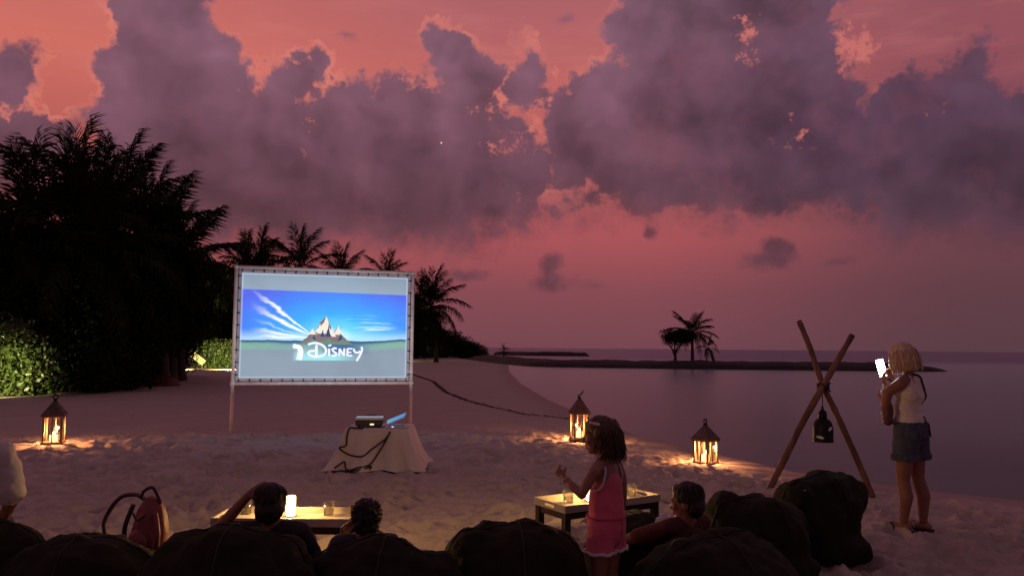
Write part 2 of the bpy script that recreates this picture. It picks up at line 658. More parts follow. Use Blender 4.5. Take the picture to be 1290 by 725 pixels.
M = {}
M['pipe'] = mat('pipe_paint', (0.82, 0.76, 0.74), 0.4, 0.25, 6, 0.2, 60)
M['black'] = mat('black_strap', (0.02, 0.02, 0.022), 0.6)
M['rubber'] = mat('black_rubber', (0.015, 0.015, 0.016), 0.5)
M['darkwood'] = mat('dark_wood', (0.03, 0.02, 0.016), 0.45, 0.4, 14, 0.3, 60, stretch=(1, 1, 0.2))
M['lanternwood'] = mat('weathered_lantern_wood', (0.22, 0.14, 0.09), 0.6, 0.5, 20, 0.5, 90, stretch=(1, 1, 0.15))
M['lanternroof'] = mat('rusted_lantern_roof', (0.16, 0.10, 0.08), 0.65, 0.6, 18, 0.5, 60)
M['iron'] = mat('black_iron', (0.02, 0.018, 0.018), 0.5, 0.4, 30, 0.3, 90, metal=0.6)
M['traywood'] = mat('pale_tray_wood', (0.55, 0.48, 0.40), 0.5, 0.25, 5, 0.25, 30, stretch=(0.2, 1, 1))
M['pole'] = mat('brown_pole_bark', (0.26, 0.13, 0.085), 0.7, 0.6, 9, 0.8, 26, stretch=(1, 1, 0.12))
M['poleend'] = mat('sawn_pole_end', (0.10, 0.06, 0.045), 0.8)
M['rope'] = mat('dark_rope', (0.05, 0.035, 0.028), 0.9, 0.5, 60, 0.8, 120)
M['cloth'] = mat('white_cotton', (0.76, 0.68, 0.65), 0.85, 0.12, 3, 0.25, 30, sheen=0.2)
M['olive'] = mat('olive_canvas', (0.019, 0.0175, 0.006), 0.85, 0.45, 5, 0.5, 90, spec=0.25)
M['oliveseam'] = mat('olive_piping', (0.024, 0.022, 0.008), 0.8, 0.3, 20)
M['devwhite'] = mat('pale_plastic', (0.75, 0.78, 0.82), 0.14, 0.08, 6, coat=0.8)
M['devdark'] = mat('dark_plastic', (0.02, 0.02, 0.024), 0.4)
M['trunk'] = mat('palm_trunk_bark', (0.11, 0.085, 0.065), 0.9, 0.5, 8, 0.8, 14, stretch=(1, 1, 2.5))
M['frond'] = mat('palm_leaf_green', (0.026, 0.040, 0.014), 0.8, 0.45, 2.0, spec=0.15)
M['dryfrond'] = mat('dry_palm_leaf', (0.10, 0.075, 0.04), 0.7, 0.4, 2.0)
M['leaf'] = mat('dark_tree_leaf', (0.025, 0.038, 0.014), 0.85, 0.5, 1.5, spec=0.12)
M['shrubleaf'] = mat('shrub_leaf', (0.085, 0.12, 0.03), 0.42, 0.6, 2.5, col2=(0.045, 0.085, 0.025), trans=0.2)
M['rock'] = mat('dark_wet_rock', (0.025, 0.02, 0.019), 0.8, 0.5, 1.0, 0.8, 3)
M['weed'] = mat('dry_seaweed', (0.035, 0.024, 0.02), 0.9, 0.5, 20)
M['hull'] = mat('red_brown_hull', (0.22, 0.06, 0.045), 0.45, 0.4, 4, 0.2, 20)
M['board'] = mat('pale_board', (0.5, 0.42, 0.25), 0.6, 0.3, 8)
M['candle'] = emit('candle_wax_glow', (1.0, 0.55, 0.18), 5.0)
M['flame'] = emit('candle_flame', (1.0, 0.72, 0.32), 26.0)
M['frost'] = emit('glowing_frosted_glass', (1.0, 0.72, 0.36), 5.0)
M['glass'] = glass('clear_glass', (0.97, 0.96, 0.93), 0.08)
M['phone'] = emit('phone_screen', (0.92, 0.97, 1.0), 30.0)
M['lampglow'] = emit('garden_lamp_glow', (1.0, 0.85, 0.45), 4.0)


def point(name, parent, loc, watts, col, radius=0.02):
    l = bpy.data.lights.new(name, 'POINT')
    l.energy = watts
    l.color = col
    l.shadow_soft_size = radius
    o = bpy.data.objects.new(name, l)
    COL.objects.link(o)
    o.parent = parent
    o.location = loc
    return o

# ------------------------------------------------------------------ terrain
WATER_Z = -0.10
SH = [atz(px, py, WATER_Z) for px, py in ((1500, 652), (1290, 630), (1200, 621), (1100, 608), (1000, 594), (900, 571), (800, 547), (745, 527), (690, 503), (655, 482), (642, 468), (640, 459))]
SHORE = [(30.0, 2.0), (14.0, 6.2)] + [(p.x, p.y) for p in SH]
SHORE += [(-6.0, 105.0), (-14.0, 165.0), (-40.0, 260.0), (-160.0, 420.0), (-900, 600), (-6000, 900)]
SHORE = np.array(SHORE)


def shore_dist(x, y):
    """signed distance to the waterline, positive on land (left of the line)"""
    best = np.full(len(x), 1e18)
    sgn = np.ones(len(x))
    for a, b in zip(SHORE[:-1], SHORE[1:]):
        d = b - a
        L2 = (d ** 2).sum()
        t = np.clip(((x - a[0]) * d[0] + (y - a[1]) * d[1]) / L2, 0, 1)
        ex, ey = x - a[0] - t * d[0], y - a[1] - t * d[1]
        q = ex * ex + ey * ey
        s = np.sign(d[0] * (y - a[1]) - d[1] * (x - a[0]))
        upd = q < best
        best = np.where(upd, q, best)
        sgn = np.where(upd, s, sgn)
    return np.sqrt(best) * sgn


STEPS = []
for k in range(900):
    r = 3.5 + 11.5 * rng.random() ** 0.8
    a = rng.uniform(-0.75, 0.62)
    STEPS.append((r * math.sin(a), r * math.cos(a), rng.uniform(0, math.pi), rng.uniform(0.10, 0.17), rng.uniform(0.025, 0.055)))


def height(x, y, fine=True):
    s = shore_dist(x, y)
    z = np.where(s > 0, -WATER_Z * (1 - np.exp(-np.maximum(s, 0) / 1.5)), np.maximum(s * 0.06, -1.6)) + WATER_Z
    r = np.hypot(x, y)
    if fine:
        p = np.stack([x, y, np.zeros_like(x)], 1)
        dry = np.clip((s - 0.25) / 1.2, 0, 1)
        rough = dry * np.clip((15.6 - y - 0.03 * x * x * 0.2) / 1.2, 0.28, 1.0) * np.clip((60 - r) / 40, 0, 1)
        w2 = p + 0.12 * np.stack([fbm(p * 2.1 + 3, 2), fbm(p * 2.1 + 50, 2), 0 * x], 1)
        lumps = fbm(p * 2.3, 3) * 0.016 + (0.35 - np.abs(fbm(w2 * np.array([3.6, 6.0, 1.0]) + 5, 3, 0.5))) * 0.050 + (0.35 - np.abs(fbm(w2 * np.array([8.0, 15.0, 1.0]) + 71, 2, 0.5))) * 0.024
        rid = np.abs(fbm(p * np.array([2.2, 5.0, 1.0]) + 31, 2)) * -0.016
        broad = fbm(p * 0.55 + 9, 2) * 0.035
        z = z + rough * (lumps + rid) + broad * np.clip((s - 0.2) / 3.0, 0, 1) * np.clip((60 - r) / 40, 0, 1)
        sel = np.where((r > 3) & (r < 16))[0]
        xs, ys = x[sel], y[sel]
        order = np.argsort(ys)
        ysrt = ys[order]
        for fx, fy, fa, fr, fd in STEPS:
            i0, i1 = np.searchsorted(ysrt, (fy - 0.45, fy + 0.45))
            idx = order[i0:i1]
            dx, dy = xs[idx] - fx, ys[idx] - fy
            near = np.abs(dx) < 0.45
            idx, dx, dy = idx[near], dx[near], dy[near]
            u = (dx * math.cos(fa) + dy * math.sin(fa)) / (fr * 1.5)
            v = (-dx * math.sin(fa) + dy * math.cos(fa)) / (fr * 0.8)
            q = np.sqrt(u * u + v * v)
            h = -fd * np.exp(-(q ** 6)) + 0.5 * fd * np.exp(-((q - 1.28) / 0.22) ** 2)
            z[sel[idx]] += h * dry[sel[idx]]
    # garden ground behind the planting line is level
    return z, s


def gz(x, y):
    return float(height(np.array([x], float), np.array([y], float), False)[0][0])


def build_ground():
    fan = np.concatenate([np.linspace(-50, 50, 640), np.linspace(50, 310, 44)[1:-1]]) * math.pi / 180
    rs = [0.0]
    rr = [1.2]
    while rr[-1] < 3.2: rr.append(rr[-1] * 1.03)
    while rr[-1] < 22: rr.append(rr[-1] * 1.0042)
    while rr[-1] < 90: rr.append(rr[-1] * 1.02)
    while rr[-1] < 9000: rr.append(rr[-1] * 1.10)
    rr = np.array(rr)
    na, nr = len(fan), len(rr)
    A, R = np.meshgrid(fan, rr)
    x, y = (R * np.sin(A)).ravel(), (R * np.cos(A)).ravel()
    z, s = height(x, y)
    V = np.stack([x, y, z], 1)
    i, j = np.meshgrid(np.arange(nr - 1), np.arange(na), indexing='ij')
    j2 = (j + 1) % na
    F = np.stack([i * na + j, i * na + j2, (i + 1) * na + j2, (i + 1) * na + j], -1).reshape(-1, 4)[:, ::-1]
    # the small disc under the viewer
    V = np.vstack([V, [[0, 0, 0]]])
    c = len(V) - 1
    k = np.arange(na)
    cap = np.stack([np.full(na, c), (k + 1) % na, k, k], 1)
    me = bpy.data.meshes.new('sand_beach')
    Fv = np.concatenate([F, np.zeros((0, 4), int)])
    nF = len(Fv)
    me.vertices.add(len(V)); me.vertices.foreach_set('co', V.astype(np.float32).ravel())
    me.loops.add(nF * 4 + na * 3)
    tri = np.stack([np.full(na, c), (k + 1) % na, k], 1)
    me.loops.foreach_set('vertex_index', np.concatenate([Fv.ravel(), tri.ravel()]).astype(np.int32))
    me.polygons.add(nF + na)
    me.polygons.foreach_set('loop_start', np.concatenate([np.arange(nF) * 4, nF * 4 + np.arange(na) * 3]).astype(np.int32))
    me.polygons.foreach_set('use_smooth', np.ones(nF + na, dtype=bool))
    me.update(calc_edges=True)
    at_ = me.attributes.new('shore', 'FLOAT', 'POINT')
    at_.data.foreach_set('value', np.append(s, 5.0).astype(np.float32))
    m = bpy.data.materials.new('sand')
    m.use_nodes = True
    nt = m.node_tree
    g = NB(nt)
    b = nt.nodes['Principled BSDF']
    geo = g.n('ShaderNodeNewGeometry')
    P = geo.outputs['Position']
    a = g.n('ShaderNodeAttribute'); a.attribute_name = 'shore'
    sh = g.m('ADD', a.outputs['Fac'], g.m('MULTIPLY_ADD', g.noise(P, 0.9, 4), 1.6, -0.8))
    base = g.mix(g.noise(P, 1.2, 5, 0.6), (0.47, 0.385, 0.335, 1), (0.60, 0.50, 0.44, 1))
    base = g.mix(g.m('MULTIPLY', g.sstep(g.noise(P, 26, 4, 0.7), 0.55, 0.75), 0.35), base, (0.31, 0.24, 0.20, 1))
    base = g.mix(g.sstep(g.noise(P, 75, 2, 0.6), 0.70, 0.78), base, (0.12, 0.09, 0.08, 1))
    wet = g.m('SUBTRACT', 1.0, g.sstep(sh, 0.0, 1.1))
    base = g.mix(g.m('MULTIPLY', wet, 0.7), base, (0.20, 0.15, 0.135, 1))
    g.put(b.inputs['Base Color'], base)
    g.put(b.inputs['Roughness'], g.m('MULTIPLY_ADD', wet, -0.45, 0.95))
    b.inputs['Specular IOR Level'].default_value = 0.25
    bp = g.n('ShaderNodeBump')
    bp.inputs['Strength'].default_value = 0.8
    bp.inputs['Distance'].default_value = 0.03
    g.put(bp.inputs['Height'], g.m('MULTIPLY', g.noise(P, 15, 6, 0.65), g.m('MULTIPLY_ADD', wet, -0.85, 1.0)))
    bp2 = g.n('ShaderNodeBump')
    bp2.inputs['Strength'].default_value = 0.7
    bp2.inputs['Distance'].default_value = 0.012
    g.put(bp2.inputs['Height'], g.m('MULTIPLY', g.noise(P, 62, 5, 0.7), g.m('MULTIPLY_ADD', wet, -0.9, 1.0)))
    nt.links.new(bp.outputs[0], bp2.inputs['Normal'])
    nt.links.new(bp2.outputs[0], b.inputs['Normal'])
    me.materials.append(m)
    o = from_mesh('sand_beach', me)
    setp(o, 'pale trampled sand beach sloping to the lagoon', None, None, 'structure')


build_ground()


def build_water():
    # one sheet from the waterline to the horizon
    xs = np.concatenate([-np.geomspace(9000, 60, 24), np.linspace(-50, 60, 111), np.geomspace(64, 9000, 26)])
    ys = np.concatenate([np.linspace(4, 60, 90), np.geomspace(61, 9500, 60)])
    X, Y = np.meshgrid(xs, ys)
    x, y = X.ravel(), Y.ravel()
    s = shore_dist(x, y)
    V = np.stack([x, y, np.full_like(x, WATER_Z)], 1)
    n = len(xs)
    i, j = np.meshgrid(np.arange(len(ys) - 1), np.arange(n - 1), indexing='ij')
    F = np.stack([i * n + j, i * n + j + 1, (i + 1) * n + j + 1, (i + 1) * n + j], -1).reshape(-1, 4)
    F = F[(s[F] < 3).any(1)]
    me = mesh_np('lagoon_water', V, F, None, True)
    at_ = me.attributes.new('shore', 'FLOAT', 'POINT')
    at_.data.foreach_set('value', s.astype(np.float32))
    m = bpy.data.materials.new('sea_water')
    m.use_nodes = True
    nt = m.node_tree
    nt.nodes.clear()
    g = NB(nt)
    geo = g.n('ShaderNodeNewGeometry')
    P = geo.outputs['Position']
    py = g.sep(P)[1]
    a = g.n('ShaderNodeAttribute'); a.attribute_name = 'shore'
    open_sea = g.sstep(py, 80.0, 140.0)
    h1 = g.noise(g.v('MULTIPLY', P, (0.5, 1.6, 1.0)), 0.9, 4, 0.6)
    h2 = g.noise(g.v('MULTIPLY', P, (0.08, 0.5, 1.0)), 0.5, 5, 0.6)
    bp = g.n('ShaderNodeBump')
    g.put(bp.inputs['Strength'], g.m('MULTIPLY_ADD', open_sea, 0.32, 0.10))
    bp.inputs['Distance'].default_value = 0.12
    g.put(bp.inputs['Height'], g.m('ADD', g.m('MULTIPLY', h1, 0.5), h2))
    df = g.n('ShaderNodeBsdfDiffuse')
    g.put(df.inputs[0], g.mix(g.sstep(a.outputs['Fac'], -40.0, -2.0), (0.06, 0.066, 0.066, 1), (0.15, 0.15, 0.14, 1)))
    tr = g.n('ShaderNodeBsdfTransparent')
    tr.inputs[0].default_value = (0.82, 0.86, 0.86, 1)
    deep = g.sstep(g.m('MULTIPLY', a.outputs['Fac'], -1.0), 0.2, 9.0)
    body = g.n('ShaderNodeMixShader')
    g.put(body.inputs[0], deep)
    nt.links.new(tr.outputs[0], body.inputs[1]); nt.links.new(df.outputs[0], body.inputs[2])
    gl = g.n('ShaderNodeBsdfGlossy')
    g.put(gl.inputs[0], g.mix(open_sea, (0.68, 0.82, 0.84, 1), (0.46, 0.48, 0.56, 1)))
    g.put(gl.inputs['Roughness'], g.m('MULTIPLY_ADD', open_sea, 0.06, 0.24))
    nt.links.new(bp.outputs[0], gl.inputs['Normal'])
    fr = g.n('ShaderNodeFresnel'); fr.inputs[0].default_value = 1.33
    nt.links.new(bp.outputs[0], fr.inputs['Normal'])
    mx = g.n('ShaderNodeMixShader')
    g.put(mx.inputs[0], fr.outputs[0])
    nt.links.new(body.outputs[0], mx.inputs[1]); nt.links.new(gl.outputs[0], mx.inputs[2])
    o = g.n('ShaderNodeOutputMaterial')
    nt.links.new(mx.outputs[0], o.inputs[0])
    me.materials.append(m)
    setp(from_mesh('lagoon_water', me), 'still mauve lagoon and sea reaching the horizon', None, None, 'structure')


build_water()


def bar(name, pts, width, hgt, label, seed):
    """low bank of sand and coral rock along a line of points"""
    pts = [Vector((p[0], p[1], 0)) for p in pts]
    n, mcol = 160, 14
    V = []
    L = [0.0]
    for p, q in zip(pts[:-1], pts[1:]): L.append(L[-1] + (q - p).length)
    for i in range(n + 1):
        t = L[-1] * i / n
        k = max(j for j in range(len(pts) - 1) if L[j] <= t + 1e-6)
        f = (t - L[k]) / (L[k + 1] - L[k])
        c = pts[k].lerp(pts[k + 1], f)
        d = (pts[k + 1] - pts[k]).normalized()
        nn = Vector((-d.y, d.x, 0))
        e = min(1, i / 8, (n - i) / 8) ** 0.5
        for j in range(mcol + 1):
            u = j / mcol * 2 - 1
            w = width * (0.25 + 0.75 * e)
            p = c + nn * u * w / 2
            V.append((p.x, p.y, max(0.0, 1 - u * u) ** 0.6 * hgt * e - 0.25))
    V = np.array(V)
    V[:, 2] += (fbm(V * 0.9 + seed, 4, 0.6) * 0.07 + fbm(V * 0.12 + seed, 2) * 0.10) * (V[:, 2] > -0.2)
    m1 = mcol + 1
    F = [(i * m1 + j, (i + 1) * m1 + j, (i + 1) * m1 + j + 1, i * m1 + j + 1) for i in range(n) for j in range(mcol)]
    me = mesh_np(name, V, np.array(F), M['rock'], True)
    return setp(from_mesh(name, me), label, None, None, 'structure')


bar('sand_spit', [(-4.0, 112), (0.5, 84), (4.0, 70.5), (16, 68.5), (28, 67), (37.0, 66)], 6.0, 0.76, 'dark low sand spit across the lagoon', 3.0)
bar('breakwater', [(-3, 175), (4, 166), (16.5, 163)], 5.0, 1.0, 'thin dark breakwater beyond the spit', 8.0)

# tide line of dry weed, nobody could count the pieces
def build_weed():
    pts = [atz(px, py, 0.0) for px, py in ((515, 470), (545, 480), (562, 494), (585, 503), (620, 512), (660, 520), (700, 523), (725, 525))]
    mb = MB()
    for a, b in zip(pts[:-1], pts[1:]):
        n = int((b - a).length * 130)
        for k in range(n):
            p = a.lerp(b, random.random()) + Vector((random.gauss(0, .05), random.gauss(0, .09), 0.0))
            p.z = gz(p.x, p.y) + 0.015
            s = random.uniform(0.008, 0.03)
            d = Vector((random.uniform(-1, 1), random.uniform(-1, 1), random.uniform(-.1, .35))) * s
            w = Vector((-d.y, d.x, 0)) * 0.3
            mb.add([p - d - w, p + d - w, p + d + w + Vector((0, 0, s * .4)), p - d + w + Vector((0, 0, s * .3))], [(0, 1, 2, 3)])
    # scattered bits on the open sand
    for k in range(420):
        r = random.uniform(4.5, 26); a = random.uniform(-.62, .3)
        x, y = r * math.sin(a), r * math.cos(a)
        if shore_dist(np.array([x]), np.array([y]))[0] < 0.4: continue
        p = Vector((x, y, float(height(np.array([x]), np.array([y]))[0][0]) + .008))
        s = random.uniform(.008, .03)
        d = Vector((random.uniform(-1, 1), random.uniform(-1, 1), random.uniform(0, .5))) * s
        w = Vector((-d.y, d.x, 0)) * .35
        mb.add([p - d - w, p + d - w, p + d + w, p - d + w], [(0, 1, 2, 3)])
    o = mb.build('seaweed', M['weed'])
    setp(o, 'dark tide line of dry seaweed on the sand', 'seaweed', None, 'stuff')


build_weed()


# ------------------------------------------------------------------ palms
def frond_mesh(L, seed, droop=0.35, mat_=None, lw=0.085, ragged=0.08):
    r = random.Random(seed)
    V, F = [], []
    N = 44
    # rachis lies along +x in the xz plane, rising then drooping
    def pos(t):
        return Vector((L * t * (1 - 0.10 * droop * t), L * 0.05 * math.sin(t * 2.2 + seed), L * (0.12 * t - droop * t ** 2.3)))
    rp = [pos(i / 14) for i in range(15)]
    mb = MB()
    mb.tube(rp, [0.035 * (1 - 0.86 * i / 14) for i in range(15)], 5)
    for k in range(N):
        t = 0.14 + 0.86 * k / (N - 1)
        p = pos(t)
        tg = (pos(min(1, t + .02)) - pos(t - .02)).normalized()
        side = tg.cross(Vector((0, 0, 1))).normalized()
        up = side.cross(tg)
        ln = 0.30 * L * (math.sin(min(1, (t + 0.05)) * math.pi * 0.86) ** 0.7 * 0.85 + 0.15)
        for s in (-1, 1):
            if r.random() < ragged: continue
            ang = rad(56 - 30 * t + r.uniform(-9, 9))
            d = tg * math.cos(ang) + side * s * math.sin(ang)
            l = ln * r.uniform(0.8, 1.1)
            rise = r.uniform(0.10, 0.30)
            dr = r.uniform(0.35, 0.75)
            a = p
            b_ = p + d * l * 0.5 + up * l * rise * 0.5
            c = p + d * l * 0.93 + up * l * (rise - dr) * 0.6 - Vector((0, 0, l * 0.18))
            w = tg * lw * (0.9 if t < .9 else .6) * 0.5 * (L / 3.2)
            n0 = len(mb.V)
            mb.V += [tuple(a - w * .7), tuple(a + w * .7), tuple(b_ + w), tuple(b_ - w), tuple(c)]
            mb.F += [(n0, n0 + 1, n0 + 2, n0 + 3), (n0 + 3, n0 + 2, n0 + 4)]
    return mb.mesh('frond', mat_ or M['frond'])


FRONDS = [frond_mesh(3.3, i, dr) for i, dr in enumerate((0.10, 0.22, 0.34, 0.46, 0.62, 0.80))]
DRY = [frond_mesh(2.7, 20 + i, 0.95, M['dryfrond'], 0.03, 0.35) for i in range(2)]


def palm(x, y, top, lean, n, label, group, scale=1.0, seed=0, low=-35, base=None, hi=82):
    r = random.Random(seed)
    z0 = gz(x, y) - 0.1 if base is None else base
    t = thing('palm_tree', label, 'palm tree', (x, y, z0), 0, group)
    h = top - z0
    pts, rr = [], []
    for i in range(17):
        f = i / 16
        pts.append((lean[0] * f ** 1.6, lean[1] * f ** 1.6, h * f))
        rr.append((0.19 - 0.075 * f + 0.10 * max(0, 0.12 - f) / 0.12 + (0.012 if i % 2 else 0)) * (0.6 + 0.4 * scale))
    MB().tube(pts, rr, 9).build('trunk', M['trunk'], t, True)
    top_p = Vector(pts[-1])
    for k in range(n):
        f = (k + r.random() * 0.6) / n
        pitch = rad(hi - (hi - low) * f ** 0.9 + r.uniform(-8, 8))
        azm = k * 2.399963 + r.uniform(-.3, .3)
        i = min(5, int(f * 6 * 0.9 + r.random() * 0.8))
        o = from_mesh('frond', FRONDS[i], t)
        o.location = top_p + Vector((0, 0, (0.5 - f) * 0.5 * scale))
        o.rotation_euler = Matrix.Rotation(azm, 3, 'Z').to_4x4().to_euler()
        o.rotation_euler = (Matrix.Rotation(azm, 3, 'Z') @ Matrix.Rotation(-pitch, 3, 'Y')).to_euler()
        s = scale * r.uniform(0.85, 1.12)
        o.scale = (s, s, s)
    for k in range(3 if group == G_GROVE else 0):
        o = from_mesh('dead_frond', DRY[k % 2], t)
        azm = r.uniform(0, 6.28)
        o.location = top_p - Vector((0, 0, .2))
        o.rotation_euler = (Matrix.Rotation(azm, 3, 'Z') @ Matrix.Rotation(rad(40), 3, 'Y')).to_euler()
        s = scale * 0.8; o.scale = (s, s, s)
    return t


G_GROVE = 'coconut palms of the dark grove'
# crown centre pixel, distance, fronds, scale, label
GROVE = [
    (88, 288, 27.0, 26, 1.05, 'tallest dark palm rising at left edge of grove'),
    (140, 283, 29.0, 26, 1.05, 'tall dark palm with upright spiky fronds in middle of left grove'),
    (30, 305, 25.5, 22, 1.0, 'dark palm with long frond combing out at the left picture edge'),
    (186, 306, 31.0, 24, 1.0, 'dark palm stepping down right of the two tallest palms'),
    (218, 335, 32.0, 22, 0.95, 'dark palm with curled frond tips on right shoulder of left grove'),
    (218, 345, 34.0, 22, 0.95, 'lowest palm of left grove with one long frond reaching right'),
    (112, 325, 26.0, 22, 1.0, 'dark palm half buried in middle of left grove'),
    (326, 344, 56.0, 22, 1.0, 'feathery palm peeping over the top left corner of the screen'),
    (379, 338, 60.0, 22, 1.0, 'upright spiky palm standing above the screen top edge'),
    (430, 352, 68.0, 20, 0.9, 'small palm crown just above middle of the screen top'),
    (487, 354, 78.0, 20, 0.9, 'small palm crown above right end of the screen top'),
    (543, 385, 80.0, 30, 1.25, 'full round palm right of the screen with hanging fronds'),
    (527, 395, 92.0, 22, 1.1, 'low drooping palm behind the right screen post'),
    (312, 348, 55.0, 20, 0.9, 'low palm between the left grove and the screen corner'),
]
for i, (px, py, Y, n, sc, lab) in enumerate(GROVE):
    c = at(px, py, Y)
    r = random.Random(40 + i)
    lean = (r.uniform(-1.2, 1.2), r.uniform(-1.0, 1.0))
    palm(c.x - lean[0], c.y - lean[1], c.z, lean, n, lab, G_GROVE, sc, 100 + i, low=-62 if i == 11 else -38)


# ------------------------------------------------------------------ broadleaf trees and shrubs
def leaf_cloud(name, lobes, n, size, mat_, seed, shell=0.55, aspect=0.5):
    """many single leaves spread through the lobes of a crown"""
    r = np.random.default_rng(seed)
    w = np.array([l[1][0] * l[1][1] * l[1][2] for l in lobes]); w /= w.sum()
    cnt = (w * n).astype(int)
    C, Nn = [], []
    for (c, rr), k in zip(lobes, cnt):
        d = r.normal(size=(k, 3)); d /= np.linalg.norm(d, axis=1)[:, None]
        q = shell + (1 - shell) * r.random(k) ** 0.6
        # uneven outline: lobes of the lobe
        q *= 1 + 0.20 * fbm(d * 2.6 + seed + c[0], 3)
        C.append(np.array(c) + d * q[:, None] * np.array(rr)); Nn.append(d)
    C, Nn = np.vstack(C), np.vstack(Nn)
    m = len(C)
    u = r.normal(size=(m, 3)) + Nn * 0.3
    u /= np.linalg.norm(u, axis=1)[:, None]
    v = np.cross(u, r.normal(size=(m, 3))); v /= np.linalg.norm(v, axis=1)[:, None]
    L = size * r.uniform(0.6, 1.25, m)[:, None]
    nrm = np.cross(u, v)
    a = C - u * L / 2
    b = C + v * L * aspect / 2 + nrm * L * 0.08
    c_ = C + u * L / 2 - nrm * L * 0.10
    d_ = C - v * L * aspect / 2 + nrm * L * 0.08
    V = np.stack([a, b, c_, d_], 1).reshape(-1, 3)
    V[:, 2] = np.maximum(V[:, 2], 0.03)
    F = np.arange(m * 4).reshape(-1, 4)
    return mesh_np(name, V, F, mat_)


def rand_lobes(r, n, R, H, z0):
    out = []
    for k in range(n):
        a = r.uniform(0, 6.28); q = R * 0.62 * math.sqrt(r.random())
        s = R * r.uniform(0.38, 0.6)
        out.append(((q * math.cos(a), q * math.sin(a), z0 + H * r.uniform(0.25, 0.85)), (s, s, s * r.uniform(0.65, 0.95))))
    return out


rr_ = random.Random(5)
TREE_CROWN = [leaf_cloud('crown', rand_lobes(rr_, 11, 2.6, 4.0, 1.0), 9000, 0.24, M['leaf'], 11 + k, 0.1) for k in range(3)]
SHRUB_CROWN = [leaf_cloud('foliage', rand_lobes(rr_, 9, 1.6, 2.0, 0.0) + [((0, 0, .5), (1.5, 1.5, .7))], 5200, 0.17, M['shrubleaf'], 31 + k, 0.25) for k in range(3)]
SHADED_CROWN = [leaf_cloud('foliage', rand_lobes(rr_, 9, 1.6, 2.0, 0.0) + [((0, 0, .5), (1.5, 1.5, .7))], 5200, 0.17, M['leaf'], 41 + k, 0.25) for k in range(3)]  # shrub crowns again in darker leaf, shade of unlit shrubs put into the colour
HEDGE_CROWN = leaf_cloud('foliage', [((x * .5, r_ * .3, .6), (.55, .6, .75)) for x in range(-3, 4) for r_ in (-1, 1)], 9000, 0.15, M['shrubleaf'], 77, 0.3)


def limb_mesh(h, spread, seed):
    r = random.Random(seed)
    mb = MB()
    mb.tube([(0, 0, -.1), (.05, .03, h * .3), (.0, .08, h * .6)], [.17, .13, .10], 8)
    for k in range(6):
        a = r.uniform(0, 6.28); q = spread * r.uniform(.5, .9)
        mb.tube([(0, .04, h * r.uniform(.3, .55)), (q * .5 * math.cos(a), q * .5 * math.sin(a), h * .75), (q * math.cos(a), q * math.sin(a), h * r.uniform(.85, 1.05))], [.08, .05, .02], 6)
    return mb.mesh('trunk', M['trunk'], True)


TREE_TRUNK = [limb_mesh(3.6, 2.0, k) for k in range(3)]
SHRUB_STEM = [limb_mesh(1.2, 1.1, 9 + k) for k in range(3)]


def tree(x, y, k, s, rz, label, group):
    t = thing('broadleaf_tree', label, 'tree', (x, y, gz(x, y)), rz, group, s)
    from_mesh('trunk', TREE_TRUNK[k], t)
    setp(from_mesh('crown', TREE_CROWN[k], t), kind='stuff')
    return t


def shrub(x, y, k, s, rz, label, group, sz=None):
    t = thing('beach_shrub', label, 'shrub', (x, y, gz(x, y)), rz, group, s)
    if sz: t.scale = sz
    from_mesh('stem', SHRUB_STEM[k], t)
    setp(from_mesh('foliage', (SHADED_CROWN if 'dark' in label else SHRUB_CROWN)[k], t), kind='stuff')
    return t


# trees that fill the grove: centre pixel, top pixel, distance; scale from the height (crown tops out near 5.2 m at scale 1)
TREES = [(-60, 262, 27), (-10, 300, 26), (42, 296, 27.5), (95, 284, 29), (140, 284, 30.5), (168, 300, 31), (192, 322, 32.5), (20, 340, 24.9), (70, 350, 25.5), (120, 330, 26.6),
         (165, 345, 27.8), (172, 360, 30), (190, 352, 35), (238, 345, 62), (150, 350, 50), (255, 330, 65), (285, 335, 63), (100, 290, 34), (160, 296, 36), (-70, 330, 24), (196, 330, 38),
         (262, 348, 61), (315, 345, 62), (350, 338, 66), (395, 340, 70), (440, 348, 78), (480, 356, 84), (515, 372, 92)]
for i, (px, py, Y) in enumerate(TREES):
    top = at(px, py, Y)
    s = (top.z) / 5.2
    tree(top.x, Y, i % 3, s, 1.3 * i, 'dense black leafy tree massed in the palm grove' if Y < 41 else 'dark leafy tree filling the gap behind the hedge and screen', 'leafy trees of the dark grove' if Y < 41 else 'leafy trees behind the screen')
far_b = [(540, 405, 112), (562, 402, 118), (585, 417, 122), (600, 424, 126), (525, 400, 104)]
for i, (px, py, Y) in enumerate(far_b):
    top = at(px, py, Y)
    s = top.z / 2.5
    shrub(top.x, Y, i % 3, s, 2.1 * i, ['dark rounded bush under the full palm right of screen', 'dark bush in the middle of the far point',
          'rounded dark bush near the end of the far point', 'last low bush at the tip of the far point', 'dark bush hidden behind the right screen post'][i], 'bushes on the far point', (s * 1.2, s, s))

